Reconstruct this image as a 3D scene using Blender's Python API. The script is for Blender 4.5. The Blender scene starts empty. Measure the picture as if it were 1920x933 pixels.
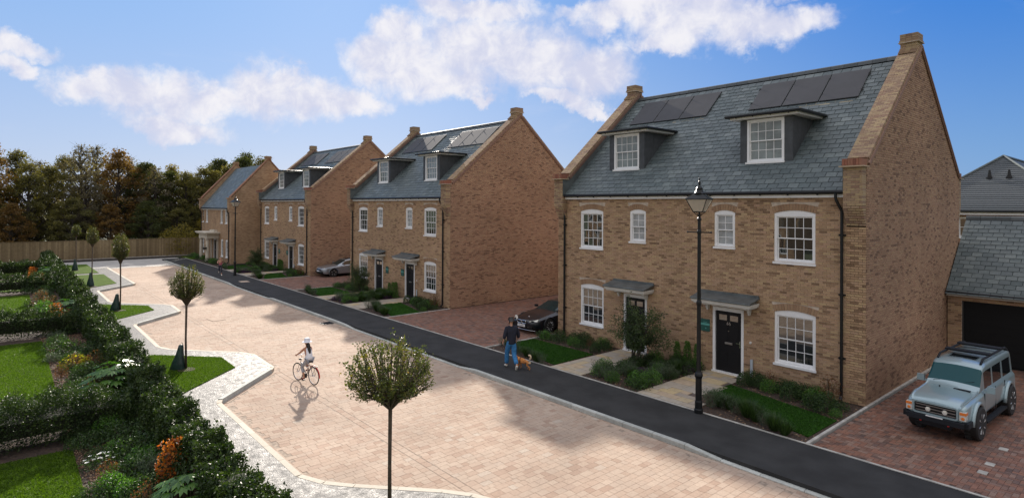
import bpy, bmesh, math, random
import numpy as np
from mathutils import Vector, Matrix, Euler

random.seed(7); RNG = np.random.default_rng(7)
S = bpy.context.scene
COL = S.collection
PI = math.pi

# ------------------------------------------------------------------ camera
CAM = Vector((5.9132, -18.1077, 5.5))
cam_d = bpy.data.cameras.new('camera'); cam = bpy.data.objects.new('camera', cam_d); COL.objects.link(cam)
S.camera = cam
yaw, pitch, roll = 0.8577, -0.0045, 0.0053
cam_d.sensor_width = 36; cam_d.lens = 36*1102.4758/1920
cam_d.shift_y = -(466.5-381.5605)/1920
cam_d.clip_start = .1; cam_d.clip_end = 5000
M = Matrix.Translation(CAM) @ Matrix.Rotation(yaw, 4, 'Z') @ Matrix.Rotation(PI/2 - pitch, 4, 'X') @ Matrix.Rotation(roll, 4, 'Z')
cam.matrix_world = M

# ------------------------------------------------------------------ sun, sky, exposure
SUNV = Vector((-2.15, 1.02, 1.0)).normalized()          # towards the sun
sun_d = bpy.data.lights.new('sun', 'SUN'); sun = bpy.data.objects.new('sun', sun_d); COL.objects.link(sun)
sun_d.energy = 4.4; sun_d.angle = math.radians(1.1); sun_d.color = (1, .91, .80)
sun.rotation_euler = (-SUNV).to_track_quat('-Z', 'Y').to_euler()
S.view_settings.view_transform = 'Standard'; S.view_settings.look = 'None'
S.view_settings.exposure = .89; S.view_settings.gamma = 1
S.cycles.max_bounces = 6; S.cycles.diffuse_bounces = 3; S.cycles.glossy_bounces = 3; S.cycles.transmission_bounces = 4
S.cycles.transparent_max_bounces = 6; S.cycles.caustics_reflective = False; S.cycles.caustics_refractive = False

def cam_dir(px, py):                                    # direction in the world of a point of the sky
    X = px-960; Y = py-381.5605
    c, s = math.cos(roll), math.sin(roll); u = c*X+s*Y; v = -s*X+c*Y
    f = 1102.4758; r = u/f; uc = -v/f
    z = math.cos(pitch)+uc*math.sin(pitch); up = uc*math.cos(pitch)-math.sin(pitch)
    return Vector((r*math.cos(yaw)-z*math.sin(yaw), r*math.sin(yaw)+z*math.cos(yaw), up)).normalized()

class NT:
    """small helper round a node tree"""
    def __init__(s, t): s.t = t; s.n = t.nodes; s.l = t.links
    def new(s, typ, **k):
        n = s.n.new(typ)
        for a, b in k.items(): setattr(n, a, b)
        return n
    def put(s, inp, v):
        if v is None: return
        if isinstance(v, bpy.types.NodeSocket): s.l.new(v, inp)
        elif isinstance(v, (tuple, list)) and len(v) == 3 and inp.type == 'RGBA': inp.default_value = (*v, 1)
        else: inp.default_value = v
    def math(s, op, a, b=None, c=None, clamp=False):
        n = s.new('ShaderNodeMath', operation=op, use_clamp=clamp)
        for i, v in enumerate((a, b, c)): s.put(n.inputs[i], v)
        return n.outputs[0]
    def vmath(s, op, a, b=None, sc=None):
        n = s.new('ShaderNodeVectorMath', operation=op)
        s.put(n.inputs[0], a); s.put(n.inputs[1], b)
        if sc is not None: s.put(n.inputs['Scale'], sc)
        return n.outputs[1] if op in ('LENGTH', 'DOT_PRODUCT', 'DISTANCE') else n.outputs[0]
    def mix(s, fac, a, b, blend='MIX'):
        n = s.new('ShaderNodeMix', data_type='RGBA', blend_type=blend)
        s.put(n.inputs[0], fac); s.put(n.inputs[6], a); s.put(n.inputs[7], b)
        return n.outputs[2]
    def noise(s, vec, scale, detail=3, rough=.55, dist=0.):
        n = s.new('ShaderNodeTexNoise'); s.put(n.inputs['Vector'], vec)
        n.inputs['Scale'].default_value = scale; n.inputs['Detail'].default_value = detail
        n.inputs['Roughness'].default_value = rough; n.inputs['Distortion'].default_value = dist
        return n.outputs['Fac']
    def ramp(s, fac, stops, interp='LINEAR'):
        n = s.new('ShaderNodeValToRGB'); s.put(n.inputs[0], fac); e = n.color_ramp.elements; n.color_ramp.interpolation = interp
        while len(e) < len(stops): e.new(.5)
        for k, (p, c) in enumerate(stops):
            e[k].position = p; e[k].color = (*c, 1) if len(c) == 3 else c
        return n.outputs[0]
    def remap(s, v, a, b, c=0., d=1.):
        n = s.new('ShaderNodeMapRange'); n.interpolation_type = 'SMOOTHSTEP'
        s.put(n.inputs[0], v)
        for k, x in enumerate((a, b, c, d)): s.put(n.inputs[k+1], x)
        return n.outputs[0]

world = bpy.data.worlds.new('World'); S.world = world; world.use_nodes = True
W = NT(world.node_tree); W.n.clear()
sky = W.new('ShaderNodeTexSky', sky_type='NISHITA'); sky.sun_disc = False
sky.sun_elevation = math.asin(SUNV.z); sky.sun_rotation = math.atan2(SUNV.x, SUNV.y)
sky.altitude = 50; sky.air_density = 1.0; sky.dust_density = .35; sky.ozone_density = 3.0
bg = W.new('ShaderNodeBackground'); out = W.new('ShaderNodeOutputWorld'); W.l.new(bg.outputs[0], out.inputs[0])
bg.inputs[1].default_value = .12
tc = W.new('ShaderNodeTexCoord').outputs['Generated']
sep = W.new('ShaderNodeSeparateXYZ'); W.put(sep.inputs[0], tc); dz = sep.outputs[2]
# cloud banks: soft elliptical masks round directions of the sky, broken up by noise
CL = [(28,84,60,22),(20,128,36,20),(150,165,70,32),(235,180,80,40),(330,180,70,42),(400,190,60,30),(330,236,90,22),(500,175,80,48),
      (585,190,90,36),(530,155,50,26),(655,195,70,26),(745,60,50,36),(700,115,60,46),(770,125,110,52),(890,95,120,60),(1000,110,120,62),
      (1105,130,85,45),(905,20,110,24),(830,15,50,30),(850,150,90,30),(1055,185,70,16),(1170,28,110,30),(1290,45,120,44),(1420,55,110,36),
      (1250,80,70,18),(1490,50,70,26),(1250,8,240,16),(900,185,30,10),(1110,195,40,10)]
mask = None
wob = W.noise(tc, 9, 4, .6)
wobv = W.new('ShaderNodeTexNoise'); W.put(wobv.inputs['Vector'], tc); wobv.inputs['Scale'].default_value = 11; wobv.inputs['Detail'].default_value = 6; wobv.inputs['Roughness'].default_value = .62
wv = W.vmath('SUBTRACT', wobv.outputs['Color'], (.5, .5, .5)); wv = W.vmath('SCALE', wv, sc=.11)
dirw = W.vmath('ADD', tc, wv)
shade = None
for (x, y, rx, ry) in CL:
    d = cam_dir(x, y); rt = Vector((d.y, -d.x, 0)).normalized(); upv = rt.cross(d)
    dl = (1+((x-960)/1102)**2+((y-381)/1102)**2)
    a = W.vmath('DOT_PRODUCT', dirw, tuple(rt/(rx/1102/dl**.7))); b = W.vmath('DOT_PRODUCT', dirw, tuple(upv/(ry*1.15/1102/dl**.5)))
    b = W.math('SUBTRACT', b, d.dot(upv)/(ry*1.15/1102/dl**.5))
    q = W.math('ADD', W.math('MULTIPLY', a, a), W.math('MULTIPLY', b, b))
    front = W.math('GREATER_THAN', W.vmath('DOT_PRODUCT', tc, tuple(d)), 0)
    m_ = W.math('MULTIPLY', W.math('SUBTRACT', 1.5, q), front)
    sh_ = W.math('MULTIPLY', m_, W.math('MAXIMUM', m_, 0))
    mask = m_ if mask is None else W.math('MAXIMUM', mask, m_)
fine = W.noise(tc, 26, 6, .62, .3)
mfin = W.math('ADD', mask, W.math('MULTIPLY', W.math('SUBTRACT', fine, .5), 1.25))
# high clouds everywhere else in the sky, the same sort of weather behind the camera
pl = W.vmath('DIVIDE', tc, None); dv = W.new('ShaderNodeCombineXYZ')
zz = W.math('ADD', W.math('MAXIMUM', dz, 0), .12)
for k in range(3): W.put(dv.inputs[k], zz)
W.l.new(dv.outputs[0], pl.node.inputs[1])
far = W.noise(pl, 1.1, 5, .6, .4)
back = W.math('GREATER_THAN', W.math('MULTIPLY', W.vmath('DOT_PRODUCT', tc, tuple(cam_dir(960, 380))), -1), -.25)
farm = W.math('MULTIPLY', W.remap(far, .52, .72), back)
cf = W.math('MULTIPLY', W.remap(mfin, -.2, 1.35), .96)
cf = W.math('MAXIMUM', cf, W.math('MULTIPLY', farm, .6))
wisp = W.math('MULTIPLY', W.remap(W.noise(W.vmath('MULTIPLY', tc, (1, 1, 3.5)), 5, 6, .6, .6), .58, .85), .15)
cf = W.math('MAXIMUM', cf, wisp)
# the sky's own colour: pale on the hazy side below the sun, deep blue away from it and higher up
EX = 1/1.85
def lin(c): return tuple(((v/255+.055)/1.055)**2.4*EX/.12 for v in c)
pale = cam_dir(150, 381.56); fa = W.remap(W.vmath('DOT_PRODUCT', tc, tuple(pale)), .985, .12)
fa = W.remap(W.vmath('DOT_PRODUCT', tc, tuple(pale)), 1.0, .2)
fe = W.remap(dz, -.02, .34)
lo = W.mix(fa, lin((177,192,224)), lin((112,156,208))); hi = W.mix(fa, lin((138,180,234)), lin((40,121,212)))
grad = W.mix(fe, lo, hi)
opp = W.remap(W.vmath('DOT_PRODUCT', tc, tuple(-cam_dir(960, 381))), -.45, .35)          # sky behind the camera whitened, added as fill light
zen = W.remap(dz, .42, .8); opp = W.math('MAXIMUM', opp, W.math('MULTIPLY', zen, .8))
grad = W.mix(W.math('MULTIPLY', opp, .85), grad, W.mix(zen, lin((228,219,208)), tuple(v*1.9 for v in lin((232,228,224)))))  # unseen sky overhead brightened as added fill for roads, roofs and lawns
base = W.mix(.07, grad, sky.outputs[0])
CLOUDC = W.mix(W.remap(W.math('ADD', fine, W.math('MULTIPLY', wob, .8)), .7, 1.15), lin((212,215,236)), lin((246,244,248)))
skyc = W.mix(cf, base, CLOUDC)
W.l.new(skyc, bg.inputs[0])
#SKYEND

# ------------------------------------------------------------------ geometry helpers
class MB:
    def __init__(s): s.v = []; s.f = []; s.m = []
    def add(s, vs, fs, mi=0):
        o = len(s.v); s.v += [tuple(p) for p in vs]; s.f += [tuple(i+o for i in q) for q in fs]; s.m += [mi]*len(fs); return s
    def box(s, x0, x1, y0, y1, z0, z1, mi=0):
        return s.add([(x0,y0,z0),(x1,y0,z0),(x1,y1,z0),(x0,y1,z0),(x0,y0,z1),(x1,y0,z1),(x1,y1,z1),(x0,y1,z1)],
                     [(0,3,2,1),(4,5,6,7),(0,1,5,4),(1,2,6,5),(2,3,7,6),(3,0,4,7)], mi)
    def hexa(s, p, mi=0):      # 8 points, bottom ring then top ring (ccw from above)
        return s.add(p, [(0,3,2,1),(4,5,6,7),(0,1,5,4),(1,2,6,5),(2,3,7,6),(3,0,4,7)], mi)
    def prism(s, poly, a, b, axis='z', mi=0):    # extrude polygon (ccw) between a and b
        n = len(poly)
        def P(p, t): return (p[0], p[1], t) if axis == 'z' else ((p[0], t, p[1]) if axis == 'y' else (t, p[0], p[1]))
        vs = [P(p, a) for p in poly]+[P(p, b) for p in poly]
        fs = [tuple(range(n))[::-1], tuple(range(n, 2*n))]+[(i, (i+1) % n, n+(i+1) % n, n+i) for i in range(n)]
        if axis == 'y': fs = [q[::-1] for q in fs]
        return s.add(vs, fs, mi)
    def tube(s, pts, rad, seg=8, mi=0, cap=True):
        pts = [Vector(p) for p in pts]; n = len(pts)
        if not hasattr(rad, '__len__'): rad = [rad]*n
        vs = []; ref = None
        for i, p in enumerate(pts):
            t = (pts[min(i+1, n-1)]-pts[max(i-1, 0)])
            if t.length < 1e-9: t = Vector((0, 0, 1))
            t.normalize()
            if ref is None: ref = t.orthogonal().normalized()
            ref = (ref - t*ref.dot(t))
            if ref.length < 1e-6: ref = t.orthogonal()
            ref.normalize(); b = t.cross(ref)
            for k in range(seg):
                a = 2*PI*k/seg; vs.append(p+(ref*math.cos(a)+b*math.sin(a))*rad[i])
        fs = []
        for i in range(n-1):
            for k in range(seg):
                a = i*seg+k; b = i*seg+(k+1) % seg; fs.append((a, b, b+seg, a+seg))
        if cap: fs += [tuple(range(seg))[::-1], tuple(range((n-1)*seg, n*seg))]
        return s.add(vs, fs, mi)
    def lathe(s, prof, c=(0,0,0), seg=16, mi=0, axis='z'):
        vs = []; n = len(prof)
        for r, z in prof:
            for k in range(seg):
                a = 2*PI*k/seg
                v = (r*math.cos(a), r*math.sin(a), z)
                if axis == 'x': v = (z, v[0], v[1])
                if axis == 'y': v = (v[1], z, v[0])
                vs.append((c[0]+v[0], c[1]+v[1], c[2]+v[2]))
        fs = [(i*seg+k, i*seg+(k+1) % seg, (i+1)*seg+(k+1) % seg, (i+1)*seg+k) for i in range(n-1) for k in range(seg)]
        fs += [tuple(range(seg))[::-1], tuple(range((n-1)*seg, n*seg))]
        return s.add(vs, fs, mi)
    def mesh(s, name, mats, smooth=False):
        me = bpy.data.meshes.new(name); me.from_pydata(s.v, [], s.f)
        for m_ in (mats if isinstance(mats, (list, tuple)) else [mats]): me.materials.append(m_)
        if any(s.m): me.polygons.foreach_set('material_index', s.m)
        me.polygons.foreach_set('use_smooth', [bool(smooth)]*len(s.f))
        me.update(); return me
    def build(s, name, mats, parent=None, smooth=False, loc=None):
        return link(name, s.mesh(name, mats, smooth), parent, loc)

def link(name, me, parent=None, loc=None):
    o = bpy.data.objects.new(name, me); COL.objects.link(o)
    if parent: o.parent = parent
    if loc: o.location = loc
    return o
def tag(o, label=None, cat=None, group=None, kind=None):
    if label: o['label'] = label
    if cat: o['category'] = cat
    if group: o['group'] = group
    if kind: o['kind'] = kind
    return o
def empty(name, loc=(0,0,0), rz=0, label=None, cat=None, group=None):
    o = bpy.data.objects.new(name, None); COL.objects.link(o); o.location = loc; o.rotation_euler = (0, 0, rz)
    o.empty_display_size = .2
    return tag(o, label, cat, group)
def structure(o): o['kind'] = 'structure'; return o
def copy_tree(o, parent=None, loc=None, rz=None, label=None, sc=None, skip=()):
    c = o.copy(); COL.objects.link(c); c.parent = parent
    if loc is not None: c.location = loc
    if rz is not None: c.rotation_euler = (0, 0, rz)
    if sc is not None: c.scale = (sc, sc, sc)
    if label: c['label'] = label
    for ch in list(o.children):
        if ch.name.split('.')[0] in skip: continue
        copy_tree(ch, c)
    return c

def mesh_np(name, V, F, mats, k=4, smooth=False, fattr=None):
    me = bpy.data.meshes.new(name); nv = len(V); nf = len(F)
    me.vertices.add(nv); me.vertices.foreach_set('co', np.ascontiguousarray(V, dtype=np.float32).ravel())
    me.loops.add(nf*k); me.loops.foreach_set('vertex_index', np.ascontiguousarray(F, dtype=np.int32).ravel())
    me.polygons.add(nf); me.polygons.foreach_set('loop_start', np.arange(0, nf*k, k, dtype=np.int32))
    me.polygons.foreach_set('loop_total', np.full(nf, k, dtype=np.int32))
    for m_ in (mats if isinstance(mats, (list, tuple)) else [mats]): me.materials.append(m_)
    me.polygons.foreach_set('use_smooth', np.full(nf, bool(smooth)))
    me.update(calc_edges=True)
    if fattr is not None:
        a = me.attributes.new('clump', 'FLOAT', 'FACE'); a.data.foreach_set('value', np.ascontiguousarray(fattr, dtype=np.float32))
    return me

BOXV = np.array([(-.5,-.5,-.5),(.5,-.5,-.5),(.5,.5,-.5),(-.5,.5,-.5),(-.5,-.5,.5),(.5,-.5,.5),(.5,.5,.5),(-.5,.5,.5)])
BOXF = np.array([(0,3,2,1),(4,5,6,7),(0,1,5,4),(1,2,6,5),(2,3,7,6),(3,0,4,7)])
def unit_box(name, mat):
    key = 'unit_'+name
    if key in bpy.data.meshes: return bpy.data.meshes[key]
    return mesh_np(key, BOXV, BOXF, mat)
def pieces(parent, name, L, mat, R=None, nrm=(0,-1,0), limit=300, origin=None, single=True, mname=None, bevel=None):
    """L: rows (x,y,z,sx,sy,sz); the pieces that show largest become objects, the rest one joined part.
    R: 3x3 rotation common to all, nrm: the side they show."""
    L = np.array(L, dtype=float)
    if len(L) == 0: return
    Rm = np.eye(3) if R is None else np.array(R)
    o0 = np.array(origin if origin is not None else (parent.matrix_world.translation if parent else (0,0,0)))
    if parent and origin is None: o0 = np.array(parent.location)
    n = np.array(nrm, dtype=float); n /= np.linalg.norm(n)
    v = np.array(CAM)-(L[:, :3]+o0); d = np.linalg.norm(v, axis=1); sc = (v@n)/d**3
    # in the frame?
    r = -v[:, 0]*math.cos(yaw)-v[:, 1]*math.sin(yaw); z = v[:, 0]*math.sin(yaw)-v[:, 1]*math.cos(yaw)
    px = 960+1102*r/np.maximum(z, .1); py = 381+1102*v[:, 2]/np.maximum(z, .1)
    sc[(px < 0) | (px > 1920) | (py < 0) | (py > 933) | (z < .5)] = -1
    ordr = np.argsort(-sc)
    big = ordr[:limit] if single else ordr[:0]
    big = [i for i in big if sc[i] > 0]
    rest = np.setdiff1d(np.arange(len(L)), big)
    eul = Matrix(Rm.tolist()).to_euler()
    um = unit_box(mname or (parent.name.split('.')[0]+'_'+name if parent else name), mat)
    for i in big:
        o = link(name, um, parent, tuple(L[i, :3])); o.rotation_euler = eul; o.scale = tuple(L[i, 3:6])
    if len(rest):
        A = L[rest]; n_ = len(A)
        V = (BOXV[None]*A[:, None, 3:6])@Rm.T + A[:, None, :3]
        F = BOXF[None]+(np.arange(n_)*8)[:, None, None]
        o = link(name, mesh_np(name, V.reshape(-1, 3), F.reshape(-1, 4), mat), parent); o['kind'] = 'stuff'
        if o.name == name and len(big): pass
        return o

def inside(poly, x, y):
    c = False; n = len(poly); j = n-1
    for i in range(n):
        xi, yi = poly[i]; xj, yj = poly[j]
        if (yi > y) != (yj > y) and x < (xj-xi)*(y-yi)/(yj-yi)+xi: c = not c
        j = i
    return c

# ------------------------------------------------------------------ materials
def newmat(name):
    m_ = bpy.data.materials.new(name); m_.use_nodes = True; t = NT(m_.node_tree); t.n.clear()
    t.out = t.new('ShaderNodeOutputMaterial'); return m_, t
def rnd(t):
    g = t.new('ShaderNodeNewGeometry').outputs['Random Per Island']; o = t.new('ShaderNodeObjectInfo').outputs['Random']
    return t.math('FRACT', t.math('ADD', g, t.math('MULTIPLY', o, 7.31)))
def principled(t, col, rough=.5, metal=0., spec=.5, normal=None, coat=0.):
    p = t.new('ShaderNodeBsdfPrincipled')
    t.put(p.inputs['Base Color'], col); t.put(p.inputs['Roughness'], rough); t.put(p.inputs['Metallic'], metal)
    t.put(p.inputs['Specular IOR Level'], spec); t.put(p.inputs['Coat Weight'], coat); p.inputs['Coat Roughness'].default_value = .05
    if normal is not None: t.put(p.inputs['Normal'], normal)
    return p.outputs[0]
def bump(t, h, strength=.3, dist=.01):
    b = t.new('ShaderNodeBump'); b.inputs['Strength'].default_value = strength; b.inputs['Distance'].default_value = dist
    t.put(b.inputs['Height'], h); return b.outputs[0]
def obj_co(t): return t.new('ShaderNodeTexCoord').outputs['Object']
def pos_co(t): return t.new('ShaderNodeNewGeometry').outputs['Position']

def M_plain(name, col, rough=.5, metal=0., spec=.5, coat=0., nz=0., nscale=6, bmp=0., bscale=60, bd=.005):
    m_, t = newmat(name); c = col; P = pos_co(t)
    if nz:
        n = t.noise(P, nscale, 4); c = t.mix(t.remap(n, .3, .7), tuple(v*(1-nz) for v in col), tuple(min(1, v*(1+nz)) for v in col))
    nr = bump(t, t.noise(P, bscale, 3), bmp, bd) if bmp else None
    t.put(t.out.inputs[0], principled(t, c, rough, metal, spec, nr, coat)); return m_
def M_piece(name, stops, rough=.85, nz=.18, nscale=25, bmp=.35, bscale=90, bd=.003, spec=.3, stain=0., stscale=.35, rvar=0.):
    """random colour for each piece out of a ramp, plus grain and large stains"""
    m_, t = newmat(name); P = pos_co(t); r = rnd(t)
    c = t.ramp(r, stops)
    n = t.noise(P, nscale, 5, .65)
    c = t.mix(1., c, t.ramp(n, [(.25, (1-nz,)*3), (.75, (1+nz,)*3)]), 'MULTIPLY')
    if stain:
        s = t.noise(P, stscale, 5, .6); c = t.mix(1., c, t.ramp(s, [(.3, (1-stain,)*3), (.7, (1+stain*.5,)*3)]), 'MULTIPLY')
    ro = rough if not rvar else t.math('ADD', rough, t.math('MULTIPLY', t.math('SUBTRACT', t.math('FRACT', t.math('MULTIPLY', r, 17.3)), .5), rvar))
    t.put(t.out.inputs[0], principled(t, c, ro, 0, spec, bump(t, t.noise(P, bscale, 4, .6), bmp, bd))); return m_
def M_leaf(name, stops, rough=.45, trans=.4, tcol=None, spec=.5, clump=True):
    m_, t = newmat(name); r = rnd(t)
    if clump:
        a = t.new('ShaderNodeAttribute', attribute_name='clump', attribute_type='GEOMETRY').outputs['Fac']
        r = t.math('ADD', t.math('MULTIPLY', r, .45), t.math('MULTIPLY', a, .55))
    c = t.ramp(r, stops)
    p = principled(t, c, rough, 0, spec)
    tr = t.new('ShaderNodeBsdfTranslucent'); t.put(tr.inputs[0], t.mix(1., c, tcol or (1.5, 1.6, .7), 'MULTIPLY'))
    mx = t.new('ShaderNodeMixShader'); mx.inputs[0].default_value = trans; t.l.new(p, mx.inputs[1]); t.l.new(tr.outputs[0], mx.inputs[2])
    t.put(t.out.inputs[0], mx.outputs[0]); return m_

BR = [(0,(0.200,0.125,0.076)),(.12,(0.304,0.195,0.116)),(.3,(0.404,0.262,0.158)),(.48,(0.457,0.305,0.181)),(.6,(0.430,0.272,0.181)),(.74,(0.478,0.340,0.191)),(.87,(0.347,0.225,0.135)),(1,(0.446,0.300,0.195))]
m_brick = M_piece('brick_buff', BR, .9, .2, 30, .5, 120, .004, .25, stain=.16)
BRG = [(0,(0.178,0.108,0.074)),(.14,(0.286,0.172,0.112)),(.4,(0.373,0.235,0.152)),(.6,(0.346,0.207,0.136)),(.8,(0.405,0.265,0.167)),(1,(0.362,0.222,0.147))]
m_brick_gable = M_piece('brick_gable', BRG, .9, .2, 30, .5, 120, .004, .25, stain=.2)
m_brick_red = M_piece('brick_red', [(0,(.20,.085,.06)),(.5,(.31,.13,.085)),(1,(.27,.15,.10))], .9)
m_coping = M_piece('brick_coping', [(0,(.22,.14,.10)),(.4,(.33,.23,.15)),(.7,(.38,.28,.16)),(1,(.26,.155,.11))], .9)
m_band = M_piece('brick_band', [(0,(.20,.12,.09)),(1,(.27,.17,.13))], .9)
m_arch = M_piece('brick_arch', [(0,(.27,.165,.10)),(.5,(.35,.23,.14)),(1,(.30,.19,.12))], .9)
m_mortar = M_plain('mortar', (.50,.42,.34), .95, spec=.2, nz=.15, nscale=8, bmp=.3)
def M_brickwall(name, cols, mort=(.34,.28,.21), scale=1.):
    m_, t = newmat(name); co = t.new('ShaderNodeTexCoord').outputs['Object']; s = t.new('ShaderNodeSeparateXYZ'); t.put(s.inputs[0], co)
    cb = t.new('ShaderNodeCombineXYZ'); t.put(cb.inputs[0], t.math('ADD', s.outputs[0], s.outputs[1])); t.put(cb.inputs[1], s.outputs[2])
    b = t.new('ShaderNodeTexBrick'); t.put(b.inputs['Vector'], cb.outputs[0])
    b.inputs['Color1'].default_value = (*cols[0], 1); b.inputs['Color2'].default_value = (*cols[1], 1); b.inputs['Mortar'].default_value = (*mort, 1)
    b.inputs['Scale'].default_value = 1; b.inputs['Brick Width'].default_value = .21*scale; b.inputs['Row Height'].default_value = .07*scale
    b.inputs['Mortar Size'].default_value = .005; b.inputs['Mortar Smooth'].default_value = .2
    n = t.noise(co, .8, 4); c = t.mix(1., b.outputs['Color'], t.ramp(n, [(.3,(.8,)*3),(.7,(1.15,)*3)]), 'MULTIPLY')
    t.put(t.out.inputs[0], principled(t, c, .9, 0, .25, bump(t, b.outputs['Fac'], -.4, .004))); return m_
m_brickwall = M_brickwall('brick_wall_far', ((.42,.28,.165),(.29,.175,.105)))
m_brickwall_red = M_brickwall('brick_wall_red', ((.33,.16,.09),(.24,.10,.06)))
SL = [(0,(.070,.092,.096)),(.3,(.098,.123,.126)),(.6,(.085,.106,.110)),(.85,(.118,.143,.144)),(1,(.140,.166,.164))]
m_slate = M_piece('slate', SL, .56, .25, 14, .45, 60, .003, .55, stain=.12, stscale=.5, rvar=.16)
m_deck = M_plain('roof_underlay', (.012,.014,.016), .95, spec=.1)
m_slate_dark = M_piece('slate_dark', [(0,(.055,.065,.07)),(1,(.09,.10,.105))], .6, .2, 14, .3, 60, .003, .4)
m_lead = M_plain('lead', (.12,.135,.135), .5, .3, nz=.2, nscale=3, bmp=.15, bscale=8, bd=.01)
m_dormer = M_plain('dormer_cladding', (.055,.06,.066), .55, .1, nz=.2, nscale=5, bmp=.1, bscale=10, bd=.01)
m_white = M_plain('white_paint', (.78,.78,.78), .45, spec=.4, nz=.03, nscale=3)
m_cream = M_plain('cream_trim', (.62,.60,.55), .55, nz=.05, nscale=3)
m_black = M_plain('black_gloss', (.010,.011,.012), .35, spec=.3)
m_blackm = M_plain('black_matt', (.02,.021,.022), .55, nz=.2, nscale=4)
m_door = M_plain('door_black', (.010,.010,.012), .45, spec=.25)
m_garage = M_plain('garage_door_black', (.009,.010,.011), .6, spec=.2)
m_chrome = M_plain('chrome', (.75,.75,.76), .15, 1.)
m_steel = M_plain('steel', (.45,.45,.46), .35, 1.)
m_panel = M_plain('solar_cell', (.050,.050,.056), .70, .0, spec=.5, coat=.0, nz=.12, nscale=1.2)
m_panelf = M_plain('solar_frame', (.01,.01,.011), .35, spec=.5)
m_sand = M_plain('bedding_timber', (.42,.36,.24), .9, nz=.15)
m_green = M_plain('plaque_green', (.02,.09,.075), .45)
m_teal = M_plain('plaque_teal', (.10,.34,.30), .45)
m_pipe = M_plain('grey_pipe', (.42,.47,.52), .45)
m_stone = M_plain('portico_stone', (.55,.50,.41), .8, nz=.1, nscale=3, bmp=.2)
m_asphalt = M_plain('asphalt', (.034,.034,.034), .85, spec=.25, nz=.22, nscale=1.2, bmp=.7, bscale=160, bd=.006)
m_kerb = M_piece('kerb_concrete', [(0,(.38,.39,.36)),(1,(.50,.51,.47))], .85, .15, 12, .4, 90, .003, .3, stain=.15, stscale=1.5)
m_kerb2 = M_plain('edging_concrete', (.42,.40,.36), .85, nz=.2, nscale=4, bmp=.3)
m_edge = M_piece('cream_edging', [(0,(.44,.39,.31)),(1,(.54,.49,.40))], .8, .12, 12, .3, 90)
BL = [(0,(.355,.25,.188)),(.12,(.41,.302,.23)),(.4,(.445,.340,.262)),(.6,(.42,.325,.254)),(.85,(.465,.362,.28)),(.95,(.395,.285,.218)),(1,(.465,.39,.315))]
m_block = M_piece('paving_block_buff', BL, .9, .12, 20, .2, 100, .002, .12, stain=.18, stscale=.45)
m_joint = M_plain('joint_sand', (.30,.235,.18), .95, nz=.3, nscale=10)
RB = [(0,(.10,.062,.050)),(.2,(.20,.095,.062)),(.45,(.25,.12,.078)),(.65,(.17,.095,.070)),(.82,(.25,.16,.12)),(.9,(.13,.08,.065)),(1,(.21,.12,.08))]
m_rblock = M_piece('paving_block_red', RB, .7, .2, 20, .35, 100, .003, .4, stain=.15, stscale=.8)
m_rjoint = M_plain('joint_dark', (.10,.075,.065), .95, nz=.3, nscale=10)
m_flag = M_piece('sandstone_flag', [(0,(.33,.28,.23)),(.35,(.42,.36,.28)),(.6,(.36,.32,.27)),(.85,(.47,.36,.20)),(1,(.40,.31,.24))], .8, .18, 5, .3, 40, .004, .3)
m_mulch = M_piece('bark_chip', [(0,(.07,.04,.025)),(.4,(.16,.09,.055)),(.75,(.25,.15,.09)),(1,(.40,.30,.19))], .9)
m_soil = M_plain('soil', (.055,.035,.025), .95, nz=.5, nscale=18, bmp=.8, bscale=50, bd=.02)
m_ground = M_plain('field', (.07,.085,.035), .95, nz=.3, nscale=.4, bmp=.4, bscale=8, bd=.04)
m_conc = M_plain('side_road_concrete', (.36,.34,.31), .8, nz=.12, nscale=2, bmp=.3, bscale=120)

def M_resin():      # exposed-aggregate path, damp: small stones, glinting against the light
    m_, t = newmat('gravel_path_surface'); P = pos_co(t)
    v = t.new('ShaderNodeTexVoronoi'); t.put(v.inputs['Vector'], P); v.inputs['Scale'].default_value = 42
    n = t.noise(P, 1.3, 5, .6)
    c = t.ramp(v.outputs['Color'], [(0,(.08,.08,.078)),(.5,(.15,.147,.14)),(1,(.27,.262,.25))])
    c = t.mix(1., c, t.ramp(n, [(.3,(.75,.75,.76)),(.7,(1.15,1.13,1.1))]), 'MULTIPLY')
    ro = t.ramp(t.noise(P, 5, 5, .65), [(.35,(.42,)*3),(.7,(.75,)*3)])
    h = t.math('ADD', t.math('MULTIPLY', v.outputs['Distance'], -.6), t.noise(P, 14, 4))
    t.put(t.out.inputs[0], principled(t, c, ro, 0, .12, bump(t, h, .8, .014))); return m_
m_path = M_resin()
def M_lawn():
    m_, t = newmat('lawn_turf'); P = pos_co(t)
    n = t.noise(P, 2.2, 5, .65); n2 = t.noise(t.vmath('MULTIPLY', P, (30, 60, 30)), 1.5, 4, .7)
    f = t.math('ADD', t.math('MULTIPLY', n, .5), t.math('MULTIPLY', n2, .5))
    c = t.ramp(f, [(.3,(.030,.058,.004)),(.5,(.055,.100,.007)),(.7,(.085,.145,.012))])
    p = principled(t, c, .95, 0, .05, bump(t, n2, .5, .02))
    t.put(t.out.inputs[0], p); return m_
m_lawn = M_lawn()
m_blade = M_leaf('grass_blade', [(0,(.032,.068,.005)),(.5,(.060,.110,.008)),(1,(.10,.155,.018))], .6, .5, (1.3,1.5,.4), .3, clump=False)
m_blade_shade = M_leaf('grass_blade_shaded', [(0,(.014,.050,.005)),(.5,(.026,.080,.008)),(1,(.045,.115,.015))], .6, .4, (1.3,1.5,.4), .3, clump=False)  # darker copy of the lawn blades, shade put into the green
m_hedge = M_leaf('hedge_leaf', [(0,(.012,.024,.007)),(.4,(.026,.048,.011)),(.75,(.045,.072,.016)),(1,(.085,.115,.028))], .48, .25, (1.4,1.6,.5), .32)
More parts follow.
